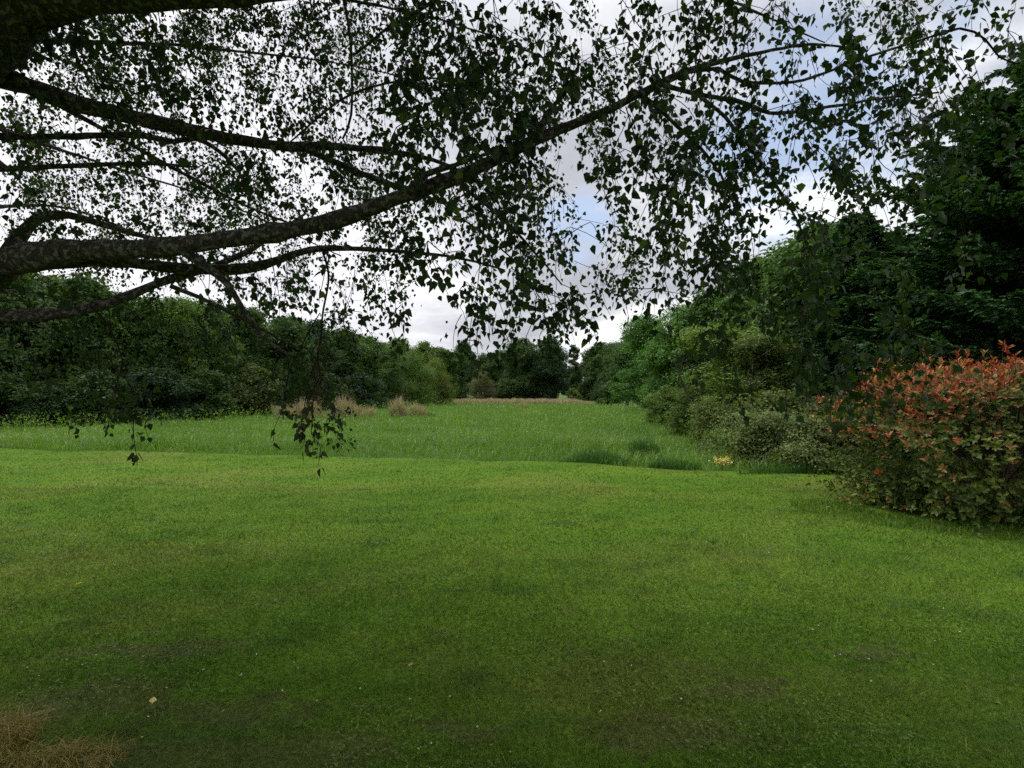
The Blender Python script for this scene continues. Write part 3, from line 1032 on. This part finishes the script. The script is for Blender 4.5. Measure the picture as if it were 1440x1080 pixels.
# ------------------------------------------------------------------ conifers
def make_conifer(name, H, rad, nb, seed, up=.15):
    rng = np.random.default_rng(seed)
    mb, wd = MB(), MB()
    tube(wd, np.column_stack([np.zeros(12), np.zeros(12), np.linspace(-.1, H * .985, 12)]), np.linspace(.22, .012, 12) * H / 9, 8)
    P0, D0, L0, W0, N0 = [], [], [], [], []
    for b in range(nb):
        u = (b + rng.uniform()) / nb
        u = u ** .85
        z = .15 + (H - .35) * u
        ln = rad * ((1 - u ** 2.2) ** .8) * rng.uniform(.74, 1.1) * (.86 + .14 * min(1, u / .2)) + .12
        a = b * 2.39996 + rng.normal() * .3
        out = np.array([math.cos(a), math.sin(a), 0])
        side = np.array([-out[1], out[0], 0])
        tt = np.linspace(0, 1, 9)
        droop = -.10 * ln * tt + (up + .12 * u) * ln * tt ** 2 * (1.5 if u > .6 else 1)
        pts = out[None] * (ln * tt)[:, None] + np.array([0, 0, z]) + np.array([0, 0, 1.]) * droop[:, None]
        tube(wd, pts, np.linspace(.03, .004, 9) * (.4 + ln / rad), 4)
        m = int(13 * ln / .35) + 12
        s = np.clip(rng.uniform(.12, 1.0, m) ** .75, 0, 1)
        base = np.stack([np.interp(s, tt, pts[:, j]) for j in range(3)], 1)
        sg = rng.choice([-1, 1], m)
        dirn = norm(out[None] * rng.uniform(.5, 1.1, m)[:, None] + side[None] * (sg * rng.uniform(.2, .9, m))[:, None]
                    + np.array([0, 0, 1.]) * rng.normal(-.16, .34, m)[:, None])
        sl_ = (.20 + .30 * (1 - s)) * rng.uniform(.7, 1.2, m) * (.6 + .4 * ln / rad)
        # every spray is a little fern: a mid leaflet and pairs along it
        sd_ = norm(np.cross(dirn, np.array([0, 0, 1.])))
        for q in np.linspace(.1, .95, 6):
            for sg2 in (-1, 1):
                P0.append(base + dirn * (sl_ * q)[:, None])
                D0.append(norm(dirn + sd_ * sg2 * .85 + rng.normal(size=(m, 3)) * .18 + np.array([0, 0, -.12])))
                L0.append(sl_ * (1.0 - .6 * q) * .55)
                W0.append(np.full(m, .05))
                N0.append(norm(np.array([0, 0, 1.]) + rng.normal(size=(m, 3)) * .35))
    leaves4(mb, np.vstack(P0), np.vstack(D0), np.vstack(N0), np.concatenate(L0), np.concatenate(W0))
    return wd.mesh(name + '_wood', M_BARK, True), mb.mesh(name + '_sprays', M_CONIFER)


def conifer(meshes, x, y, label, sc=(1, 1, 1), rz=0.):
    root = empty('conifer_tree', (x, y, -.05), rz, sc)
    tag(root, label, 'conifer', 'conifers on the right')
    obj('trunk', meshes[0], root)
    obj('crown', meshes[1], root)
    return root


CBIG = make_conifer('big', 9.4, 4.1, 560, 41)
CSML = make_conifer('small', 6.9, 1.7, 240, 42, .3)
conifer(CBIG, 11.7, 11.2, 'tall dark green conifer behind the red-tipped shrub, filling the right edge')
conifer(CBIG, 15.2, 16.0, 'conifer farther back, glimpsed as dark green between the tall one and its neighbour', (1, 1, .95), 2.)
conifer(CSML, 9.75, 15.0, 'smaller pointed conifer whose tip shows left of the tall one', (1.0, 1.0, 1.0))


# ------------------------------------------------------------------ red-tipped shrub
def red_shrub():
    rng = np.random.default_rng(51)
    cx, cy = 6.72, 7.2
    root = empty('red_tipped_shrub', (cx, cy, 0))
    tag(root, 'large rounded evergreen shrub with red new leaves on top, on the lawn at the right', 'shrub')
    n = 8600
    d = rdir(rng, n)
    d[:, 2] = np.where(d[:, 2] < -.55, -d[:, 2], d[:, 2])
    box = 1 / (np.abs(d) ** 2.9).sum(1) ** (1 / 2.9)      # fuller shoulders than a ball
    d = d * (1 + (box - 1) * .85)[:, None]
    az = np.arctan2(d[:, 1], d[:, 0])
    lump = 1 + .08 * np.sin(3 * az + 1) + .09 * np.sin(7 * az + 3 * d[:, 2]) + .09 * np.sin(9 * d[:, 2] + 2 * az) + .05 * np.sin(17 * az + 13 * d[:, 2]) + rng.normal(size=n) * .05
    q = np.where(rng.uniform(size=n) < .72, rng.uniform(.88, 1.06, n), rng.uniform(.6, .9, n))
    rx, ry = 1.95, 1.45
    pz = np.where(d[:, 2] > 0, 1.0 + d[:, 2] * .90 * lump * q, 1.0 + d[:, 2] * 1.75 * q)
    pz = np.maximum(pz, .04 + rng.uniform(0, .22, n))
    hfac = np.where(pz < .9, .90 + .10 * pz / .9, 1) * np.where(d[:, 2] < 0, 1 / np.sqrt(np.maximum(1 - d[:, 2] ** 2, .25)) * .97, 1)
    p = np.stack([d[:, 0] * rx * lump * q * hfac, d[:, 1] * ry * lump * q * hfac, pz], 1)
    up = norm(d * np.array([1, 1, .6]) + np.array([0, 0, .55]) + rng.normal(size=(n, 3)) * .25)
    # upright shoots above the top
    ns = 200
    a = rng.uniform(0, 2 * np.pi, ns)
    qq = np.sqrt(rng.uniform(size=ns)) * .88
    sx, sy = rx * qq * np.cos(a), ry * qq * np.sin(a)
    base = .96 + .94 * np.maximum(1 - qq ** 2.9, .02) ** (1 / 2.9)
    hh = rng.gamma(1.6, .08, ns)
    shoots = np.stack([sx, sy, base + hh], 1)
    stem, green, mid, red = MB(), MB(), MB(), MB()
    zr = p[:, 2] + .13 * rng.normal(size=n) + .24 * np.sin(3.1 * p[:, 0] + 1.5) + .16 * np.sin(5.3 * p[:, 1] + 4 * p[:, 0] + 3 * p[:, 2])
    kind = np.where(zr > 1.55, 2, np.where(zr > 1.2, np.where(rng.uniform(size=n) < .55, 1, 0), np.where(rng.uniform(size=n) < .07, 1, 0)))
    kind = np.where((zr > 1.30) & (kind != 2) & (rng.uniform(size=n) < .08), 2, kind)
    kind = np.where((kind == 2) & (rng.uniform(size=n) < .30), rng.integers(0, 2, n), kind)
    kind = np.where(q < .85, 0, kind)

    def whorl(mb, c, ax, nl, L, W, spread):
        m = len(c)
        a1 = norm(np.cross(ax, rdir(rng, m)))
        a2 = np.cross(ax, a1)
        for j in range(nl):
            th = 2 * np.pi * j / nl + rng.uniform(-.4, .4, m)
            sp = spread * rng.uniform(.6, 1.25, m)
            rad = a1 * np.cos(th)[:, None] + a2 * np.sin(th)[:, None]
            dd = norm(ax + rad * sp[:, None])
            nn = norm(ax * sp[:, None] - rad + rng.normal(size=(m, 3)) * .15)
            leaves6(mb, c - ax * (rng.uniform(0, .07, m))[:, None], dd, nn, L * rng.uniform(.5, 1.25, m), W * rng.uniform(.8, 1.15, m), .16, .36, .45)

    dens = rng.uniform(size=n) < .78 + .5 * np.sin(5 * az + 7 * d[:, 2] + 1) * np.sin(4 * az - 6 * d[:, 2])
    kind = np.where(dens, kind, -1)
    # low skirt of leaves down to the grass
    na = 2200
    a = rng.uniform(0, 2 * np.pi, na)
    zq = rng.uniform(.04, .55, na)
    rq = rng.uniform(.66, .95, na) * (.88 + .12 * zq / .55) * (1 + .05 * np.sin(7 * a) + .05 * np.sin(13 * a + 2))
    sk_ = np.stack([rx * rq * np.cos(a), ry * rq * np.sin(a), zq], 1)
    whorl(green, sk_, norm(np.stack([np.cos(a), np.sin(a), np.full(na, .15)], 1) + rng.normal(size=(na, 3)) * .3), 6, .070, .030, 1.35)
    k = kind == 0
    whorl(green, p[k], up[k], 6, .070, .030, 1.35)
    k = kind == 1
    whorl(mid, p[k], up[k], 6, .068, .025, 1.3)
    k = kind == 2
    whorl(red, p[k], norm(up[k] + [0, 0, .4]), 7, .070, .024, 1.3)
    k2 = rng.uniform(size=ns) < .7
    for kk, mbx in ((k2, red), (~k2, mid)):
        ax = norm(np.array([0, 0, 1.]) + rng.normal(size=(int(kk.sum()), 3)) * .25)
        whorl(mbx, shoots[kk], ax, 7, .085, .024, .85)
        whorl(mbx, shoots[kk] - [0, 0, .07], ax, 5, .08, .024, 1.3)
    # one red shoot low on the left side
    c = np.array([[-2.08, -.5, .60]])
    for _ in range(2):
        whorl(red, c, np.array([[-.9, -.3, .3]]), 6, .10, .028, .7)
    for s in range(22):
        a_, rr = rng.uniform(0, 6.28), rng.uniform(.05, .5)
        b = np.array([rr * math.cos(a_), rr * .7 * math.sin(a_), -.03])
        e = p[rng.integers(n)] * .85
        tube(stem, np.array([[0, 0, -.06], b, b * .5 + e * .35 + [0, 0, .1], e]), [.02, .016, .011, .004], 5)
    for s in range(ns):
        e = shoots[s]
        tube(stem, np.array([e * [.35, .35, .4], e * [.8, .8, .75], e - [0, 0, .12], e]), [.008, .006, .004, .003], 4)
    obj('stem', stem.mesh('shrub_stems', M_STEM, True), root)
    obj('foliage', green.mesh('shrub_green', M_PHOT), root)['label'] = 'glossy dark green lower leaves'
    obj('foliage', mid.mesh('shrub_bronze', M_PHOTMID), root)['label'] = 'bronze green leaves between the red tips'
    obj('new_growth', red.mesh('shrub_red', M_PHOTRED), root)['label'] = 'red young leaves at the top'


red_shrub()


# ------------------------------------------------------------------ the birch
def birch():
    rng = np.random.default_rng(61)
    foot = np.array([-3.75, 2.9, 0])
    root = empty('birch_tree', tuple(foot))
    tag(root, 'big silver birch at left with mossy limbs and drooping twigs over the lawn', 'tree')
    skel = []          # (x,y,z,r) of all wood, for hanging twigs on

    def px(rows):
        return np.array([[*P(a, b, d), w * d / F / 2] for a, b, d, w in rows])

    def put(name, rows, sides=8, three_d=False, step=.05):
        c = np.array(rows, float) if three_d else px(rows)
        s = spline(c, step)
        m = len(s)
        if s[0, 3] > .008:
            wob = np.cumsum(rng.normal(size=(m, 3)), 0)
            wob -= np.linspace(0, 1, m)[:, None] * wob[-1]
            s[:, :3] += wob * .0016
            s[:, 3] *= 1 + .05 * np.sin(np.arange(m) * .9 + rng.uniform(0, 6)) + .045 * rng.normal(size=m)
            for kn in rng.integers(1, m, max(1, m // 14)):      # knots and swellings
                s[:, 3] *= 1 + rng.uniform(.08, .28) * np.exp(-((np.arange(m) - kn) / 1.1) ** 2)
        skel.append(s)
        mb = MB()
        tube(mb, s[:, :3] - foot, s[:, 3], sides)
        return obj(name, mb.mesh('birch_' + name, M_BIRCHBARK if s[0, 3] > .006 else M_TWIG, True), root)

    # trunk, leaning in towards the picture, and its two leaders
    put('trunk', [[-3.75, 2.9, -.12, .42], [-3.73, 2.89, .15, .35], [-3.55, 2.82, .8, .29], [-3.25, 2.72, 1.6, .27],
                  [-2.96, 2.62, 2.3, .265], [*P(-112, 190, 2.5), .225], [*P(-98, 80, 2.45), .20], [*P(-80, -60, 2.4), .15],
                  [*P(-60, -260, 2.3), .13], [*P(-90, -520, 2.3), .08]], 16, True)
    put('branch', [(-110, 160, 2.5, 100), (-62, 84, 2.45, 96), (8, 28, 2.4, 76), (80, -2, 2.35, 54), (170, -8, 2.3, 40), (270, -6, 2.25, 30),
                   (370, -10, 2.2, 24), (480, -35, 2.1, 16), (600, -90, 2.0, 11), (720, -150, 1.9, 7)], 12)
    put('branch', [(-50, 92, 2.55, 44), (20, 115, 2.6, 30), (100, 145, 2.7, 25), (180, 165, 2.8, 22), (250, 181, 2.9, 20), (320, 195, 3.0, 17),
                   (400, 206, 3.1, 14), (480, 207, 3.2, 11), (560, 215, 3.3, 8), (620, 228, 3.35, 5.5), (690, 262, 3.4, 3)])
    put('branch', [(-75, 420, 2.65, 78), (0, 374, 2.6, 52), (60, 357, 2.5, 37), (120, 348, 2.45, 30), (250, 341, 2.4, 25), (400, 322, 2.35, 24),
                   (500, 300, 2.3, 22), (600, 265, 2.25, 20), (660, 242, 2.25, 18), (740, 202, 2.25, 15), (800, 176, 2.3, 13), (860, 152, 2.3, 11),
                   (940, 112, 2.35, 10), (1000, 88, 2.4, 7), (1060, 75, 2.45, 5), (1140, 62, 2.5, 3.6), (1220, 72, 2.5, 2.6)], 12)
    put('branch', [(40, 372, 2.55, 18), (150, 369, 2.6, 15), (270, 380, 2.65, 16), (350, 378, 2.7, 14), (400, 365, 2.72, 12), (440, 352, 2.75, 9),
                   (500, 350, 2.8, 7), (560, 354, 2.85, 5.5), (640, 362, 2.9, 4), (710, 380, 2.95, 2.5)])
    put('branch', [(-60, 446, 2.6, 22), (0, 443, 2.6, 17), (60, 441, 2.62, 15), (130, 431, 2.65, 14), (200, 406, 2.7, 13), (250, 388, 2.72, 12),
                   (300, 374, 2.78, 10), (350, 352, 2.85, 8), (385, 330, 2.95, 5), (430, 300, 3.1, 3)])
    put('branch', [(253, 350, 2.4, 13), (293, 377, 2.42, 11), (320, 398, 2.45, 10), (343, 437, 2.5, 8), (367, 470, 2.55, 6), (415, 504, 2.6, 3)])
    put('branch', [(0, 372, 2.7, 22), (22, 340, 2.75, 16), (50, 309, 2.8, 14), (80, 302, 2.85, 12), (115, 306, 2.9, 11), (160, 320, 3.0, 8), (210, 333, 3.1, 6), (280, 340, 3.3, 3)])
    put('branch', [(-30, 190, 2.9, 13), (0, 192, 3.0, 10), (90, 193, 3.1, 9), (185, 190, 3.2, 9), (215, 194, 3.2, 9), (245, 200, 3.25, 8), (275, 195, 3.3, 7), (315, 218, 3.4, 5), (350, 262, 3.5, 3)])
    put('branch', [(-30, 240, 3.1, 9), (100, 233, 3.2, 7), (200, 230, 3.4, 5), (280, 235, 3.6, 3)])
    put('branch', [(60, 135, 2.7, 8), (150, 184, 3.0, 6), (230, 228, 3.3, 5), (330, 282, 3.6, 4), (420, 320, 3.9, 3)])
    put('branch', [(240, 402, 2.7, 7), (283, 418, 2.75, 6), (350, 452, 2.8, 5), (420, 490, 2.9, 3)])
    put('branch', [(430, 210, 3.1, 9), (500, 240, 3.1, 8), (560, 262, 2.9, 8), (590, 268, 2.5, 8)])           # crossing fork above the main bough
    put('branch', [(575, 272, 2.25, 12), (600, 245, 2.3, 9), (640, 232, 2.35, 7), (690, 215, 2.5, 4)])
    put('branch', [(930, 118, 2.35, 8), (975, 133, 2.38, 6), (1040, 141, 2.42, 6), (1085, 158, 2.45, 5), (1140, 155, 2.5, 4.5), (1230, 140, 2.55, 3.5), (1320, 130, 2.6, 2.5)])
    put('branch', [(970, 100, 2.38, 6), (1010, 96, 2.4, 5), (1045, 114, 2.4, 5), (1130, 114, 2.4, 4), (1200, 88, 2.45, 3.5), (1290, 58, 2.5, 3), (1350, 40, 2.5, 2.5)])
    put('branch', [(1290, 58, 2.5, 3), (1350, 40, 2.5, 3), (1385, 55, 2.5, 2.6), (1405, 80, 2.5, 2.2), (1432, 90, 2.5, 1.8)])
    put('branch', [(985, 136, 2.4, 6), (1020, 165, 2.45, 5), (1045, 195, 2.5, 4.5), (1085, 250, 2.55, 4), (1125, 320, 2.6, 3), (1150, 400, 2.65, 2.2)])
    put('branch', [(900, 130, 2.3, 7), (940, 165, 2.35, 5), (985, 210, 2.4, 4), (1020, 260, 2.45, 3), (1045, 330, 2.5, 2)])
    put('branch', [(755, 200, 2.25, 9), (768, 160, 2.2, 7), (795, 130, 2.15, 5), (815, 90, 2.1, 3)])
    put('branch', [(640, 250, 2.2, 8), (660, 268, 2.15, 6), (700, 300, 2.1, 5), (745, 345, 2.1, 3.5), (790, 400, 2.1, 2)])
    put('branch', [(480, -20, 2.1, 5), (493, 60, 2.15, 4), (494, 160, 2.2, 3.5), (482, 195, 2.3, 3)])
    put('branch', [(640, -20, 2.6, 6), (597, 10, 2.65, 4.5), (540, 45, 2.7, 4), (497, 78, 2.75, 3)])
    # boughs behind, reaching away from the lens
    deep = [[(-60, 60, 2.5, 45), (120, 60, 3.5, 22), (300, 70, 4.4, 14), (480, 90, 5.0, 8), (640, 130, 5.3, 4)],
            [(-60, 160, 2.5, 40), (60, 200, 3.6, 20), (180, 240, 4.8, 12), (330, 290, 5.6, 7), (480, 360, 6.0, 3)],
            [(-60, 300, 2.6, 36), (30, 290, 3.6, 18), (120, 300, 4.6, 10), (240, 350, 5.4, 5), (340, 400, 5.8, 3)],
            [(-60, -120, 2.4, 50), (200, -60, 3.2, 26), (420, -10, 3.9, 16), (620, 30, 4.3, 10), (780, 90, 4.5, 5), (880, 160, 4.6, 3)],
            [(-70, -300, 2.4, 45), (240, -220, 2.9, 26), (560, -140, 3.3, 16), (820, -60, 3.5, 10), (1020, 0, 3.5, 6), (1160, 60, 3.5, 3)],
            [(-70, 420, 2.7, 20), (20, 410, 3.5, 12), (110, 420, 4.2, 7), (200, 440, 4.6, 3)],
            [(600, 265, 2.25, 14), (640, 300, 2.8, 9), (680, 330, 3.3, 5), (740, 380, 3.6, 3)],
            [(400, 206, 3.1, 8), (500, 130, 3.5, 6), (620, 110, 3.8, 4), (720, 130, 4.0, 2.5)]]
    for rows in deep:
        put('branch', [(a, b, c, w * (.26 if w > 6 else .55)) for a, b, c, w in rows], 7)
    # boughs over the photographer's head
    over = [[[-2.85, 2.4, 4.2, .12], [-1.6, 1.4, 4.9, .08], [0, .6, 5.2, .05], [1.6, 0, 5.0, .02]],
            [[-2.9, 2.3, 4.8, .11], [-1.5, 2.6, 5.8, .07], [.4, 3.0, 6.3, .045], [2.4, 3.2, 6.0, .02]],
            [[-2.9, 2.3, 5.4, .10], [-2.0, 3.8, 6.6, .06], [-.8, 5.2, 7.2, .035], [.4, 6.4, 7.0, .015]],
            [[-2.9, 2.2, 3.8, .12], [-2.2, .6, 4.4, .08], [-1.2, -1.2, 4.6, .05], [0, -2.6, 4.3, .02]],
            [[-2.95, 2.2, 4.4, .11], [-4.6, 3.0, 5.4, .07], [-6.2, 4.0, 5.6, .02]]]
    for rows in over:
        put('branch', rows, 8, True, .15)

    # ---- leafy strands: how thickly the foliage veils each 60-pixel patch of the view
    veil = [
        "778778777976532555365541",
        "578876565788767545456553",
        "567664265788866766577661",
        "655465457778745778467642",
        "666578657788625778555321",
        "656557665657526785433310",
        "333345543445544255532210",
        "233333234345654125443200",
        "112211231122210012464300",
        "012100140000000001133100",
        "000000010000000000000000"]
    nb = len(veil)
    strands = []
    area_left = 0
    for j, row in enumerate(veil):
        for i_, ch in enumerate(row):
            c = int(ch) / 10
            if c <= 0:
                continue
            lam = -math.log(1 - min(c, .9)) * 3600 * (.92 if i_ < 13 else .78)
            got = 0
            while got < lam:
                if rng.uniform() < .28 or got == 0:
                    cx_, cy_, cd_ = (i_ + rng.uniform()) * 60, (j + rng.uniform()) * 60, None
                x_, y_ = cx_ + rng.normal() * 9, cy_ + rng.normal() * 14
                if i_ < 9:
                    d = rng.choice([rng.uniform(2.3, 3.4), rng.uniform(3.6, 7.2)], p=[.16, .84])
                elif i_ < 15:
                    d = rng.choice([rng.uniform(1.8, 2.4), rng.uniform(2.4, 4.8)], p=[.36, .64])
                else:
                    d = rng.choice([rng.uniform(2.0, 2.8), rng.uniform(2.8, 3.8)], p=[.7, .3])
                if j >= 7 and i_ >= 9:
                    d = rng.uniform(2.1, 2.8)
                elif j >= 7:
                    d = rng.uniform(2.4, 4.2)
                if cd_ is None:
                    cd_ = d
                d = cd_ * rng.uniform(.94, 1.06)
                ln = rng.uniform(.07, .26) * (.7 if j >= 6 else 1) * (1.2 if d > 3.4 else 1)
                nl = max(4, int(ln / rng.uniform(.008, .016)))
                strands.append((x_, y_, d, ln, nl))
                got += nl * (.23 * (F * .032 / d) ** 2)
    tops, infos = [], []
    for x_, y_, d, ln, nl in strands:
        p = P(x_, y_, d)
        tops.append(p + np.array([0, 0, ln * .5]))
        infos.append((ln, nl, d))
    # the two long hanging twigs of the photograph with leaves at their ends
    twg = MB()
    lf = MB()
    wl = MB()
    leafP, leafD, leafL = [], [], []
    LP = {'g': [], 'w': []}

    def hang(pts, r0, spacing, start, kind='g', L=.036):
        pts = np.array(pts)
        mids = (pts[1:] + pts[:-1]) / 2 + rng.normal(size=(len(pts) - 1, 3)) * .018
        full = np.empty((len(pts) * 2 - 1, 3))
        full[0::2], full[1::2] = pts, mids
        pts = full
        s = spline(np.column_stack([pts, np.linspace(r0, .0012, len(pts))]), .02)
        tube(twg, s[:, :3] - foot, s[:, 3], 4)
        skel.append(s)
        m = len(s)
        seg = np.linalg.norm(np.diff(s[:, :3], axis=0), axis=1).sum()
        nl = int(seg * (1 - start) / spacing)
        idx = (m * (start + (1 - start) * rng.uniform(size=nl))).astype(int).clip(0, m - 1)
        for q in idx:
            LP[kind].append((s[q, :3], L))

    hang([P(453, 350, 2.75), P(454, 440, 2.6), P(447, 500, 2.55), P(441, 560, 2.5), P(438, 610, 2.5), P(447, 655, 2.5)], .006, .009, .45, 'w')
    hang([P(446, 505, 2.55), P(430, 560, 2.5), P(424, 600, 2.5), P(420, 632, 2.5)], .003, .020, .3)
    hang([P(444, 530, 2.55), P(436, 560, 2.45), P(424, 590, 2.42), P(430, 630, 2.4)], .003, .014, .2, 'w')
    hang([P(447, 480, 2.55), P(462, 540, 2.5), P(472, 580, 2.5), P(480, 612, 2.5)], .003, .024, .2)
    hang([P(450, 440, 2.6), P(408, 520, 2.6), P(396, 580, 2.6), P(384, 622, 2.6)], .003, .030, .3)
    hang([P(133, 420, 2.65), P(150, 455, 2.6), P(170, 520, 2.55), P(185, 580, 2.5), P(190, 630, 2.5), P(193, 655, 2.5)], .005, .014, .55)
    hang([P(150, 455, 2.6), P(140, 520, 2.55), P(150, 580, 2.5), P(146, 615, 2.5)], .003, .020, .3)
    hang([P(170, 520, 2.55), P(195, 560, 2.55), P(205, 590, 2.5), P(210, 618, 2.5)], .003, .022, .2)
    hang([P(880, 150, 2.3), P(905, 220, 2.2), P(925, 300, 2.15), P(935, 388, 2.1)], .003, .014, .1)
    hang([P(720, 378, 2.95), P(780, 410, 2.4), P(815, 440, 2.2), P(840, 480, 2.1)], .003, .016, .1)
    hang([P(1125, 320, 2.6), P(1165, 420, 2.5), P(1190, 500, 2.45), P(1200, 560, 2.4)], .003, .014, .1)
    hang([P(1000, 250, 2.45), P(1000, 330, 2.4), P(975, 380, 2.35), P(968, 420, 2.3)], .002, .016, .3)

    # link every strand to the nearest wood, nearest first, so the twigs branch from one another
    tops = np.array(tops)
    sk = np.vstack([s[::2] for s in skel])
    pts_all = [sk[:, :3]]
    near = np.empty(len(tops))
    for a in range(0, len(tops), 500):
        near[a:a + 500] = ((tops[a:a + 500, None] - sk[None, :, :3]) ** 2).sum(-1).min(1)
    order = np.argsort(near)
    bank = np.empty((len(sk) + len(tops) * 6, 3))
    bank[:len(sk)] = sk[:, :3]
    nbk = len(sk)
    for q in order:
        top = tops[q]
        ln, nl, d = infos[q]
        w = (bank[:nbk] - top)
        dist = 2.2 * (w[:, 0] ** 2 + w[:, 1] ** 2) + w[:, 2] ** 2 * np.where(w[:, 2] < 0, 5., .6)
        a = bank[int(np.argmin(dist))]
        g = np.linalg.norm(top - a)
        sway = rng.normal(size=3) * .05 * ln
        tx, ty = rng.normal() * .30 + .14, rng.normal() * .30
        bot = top + np.array([tx * ln, ty * ln, -ln])
        m1 = a * .55 + top * .45 + np.array([0, 0, .02 * g]) + rng.normal(size=3) * .05 * g
        path = np.array([a, m1, top, (top + bot) / 2 + sway, bot])
        s = spline(np.column_stack([path, np.linspace(.0022, .0010, 5)]), max(.05, g / 6))
        tube(twg, s[:, :3] - foot, s[:, 3] * (1.0 if d < 3.4 else .8), 3)
        bank[nbk:nbk + 4] = np.array([m1, a * .2 + top * .8, top, (top + bot) / 2])
        nbk += 4
        u = np.sort(rng.uniform(-.25, 1, nl))[:, None]
        pos = np.where(u < 0, top + (a - top) * (-u) * .8, np.where(u < .5, top + (path[3] - top) * (u * 2), path[3] + (bot - path[3]) * (u * 2 - 1)))
        for z_ in pos:
            LP['g'].append((z_ + rng.normal(size=3) * np.array([.028, .028, .012]) * (1.2 if d > 3.2 else .8), .030 if d > 3.3 else .032))

    # canopy overhead, outside the frame: it shades the near lawn
    nov = 8000
    oc = []
    while len(oc) < nov:
        c = np.array([rng.uniform(-8.5, 5.0), rng.uniform(-3.5, 8.0), rng.uniform(3.4, 9.0)])
        if c[2] < EYE + .80 * max(c[1], 0) + .35:
            continue
        if c[0] > .8 and c[1] > 4.2 - 1.6 * (c[0] - .8):
            continue
        e = ((c[0] + 1.6) / 6.6) ** 2 + ((c[1] - 2.3) / 5.8) ** 2 + ((c[2] - 5.5) / 3.6) ** 2
        if e > 1:
            continue
        oc.append(c)
    oc = np.array(oc)
    cp = np.repeat(oc, 9, 0) + rng.normal(size=(nov * 9, 3)) * .22
    cp = cp[cp[:, 2] > EYE + .78 * np.maximum(cp[:, 1], 0) + .28]
    big = MB()
    dcp = norm(rng.normal(size=cp.shape) * .8 + np.array([0, 0, -1.]))
    leaves6(big, cp - foot, dcp, norm(rdir(rng, len(cp)) + np.array([0, 0, .6])), np.full(len(cp), .11) * rng.uniform(.7, 1.2, len(cp)), np.full(len(cp), .09))
    for key, mb in (('g', lf), ('w', wl)):
        pos = np.array([q[0] for q in LP[key]])
        L = np.array([q[1] for q in LP[key]]) * np.exp(rng.normal(size=len(pos)) * .24).clip(.5, 1.5)
        m = len(pos)
        st = rdir(rng, m) * np.array([1, 1, .5])
        dd = norm(st * .8 + np.array([0, 0, -1.1]) + rng.normal(size=(m, 3)) * .4)
        base = pos + st * .016 + np.array([0, 0, -.008])
        nn = rdir(rng, m) * np.array([1, 1, .7])
        leaves6(mb, base - foot, dd, nn, L, L * rng.uniform(.68, .9, m) * (.7 if key == 'w' else 1), .10 if key == 'g' else .3, .24)
    print('birch leaves', len(LP['g']), len(strands))
    obj('twigs', twg.mesh('birch_twigs', M_TWIG), root)
    obj('foliage', lf.mesh('birch_foliage', M_BIRCHLEAF), root)['label'] = 'small green leaves on drooping twigs'
    obj('wilted_foliage', wl.mesh('birch_wilted', M_WILT), root)['label'] = 'brownish wilted leaves at the end of the longest hanging twig'
    obj('upper_foliage', big.mesh('birch_upper', M_BIRCHLEAF), root)


birch()

# ------------------------------------------------------------------ render settings
S.render.engine = 'CYCLES'
S.cycles.max_bounces = 4
S.cycles.diffuse_bounces = 3
S.cycles.glossy_bounces = 2
S.cycles.transmission_bounces = 3
S.cycles.use_denoising = False
vs = S.view_settings
vs.view_transform = 'Standard'
vs.look = 'None'
vs.exposure = .8
vs.gamma = 1
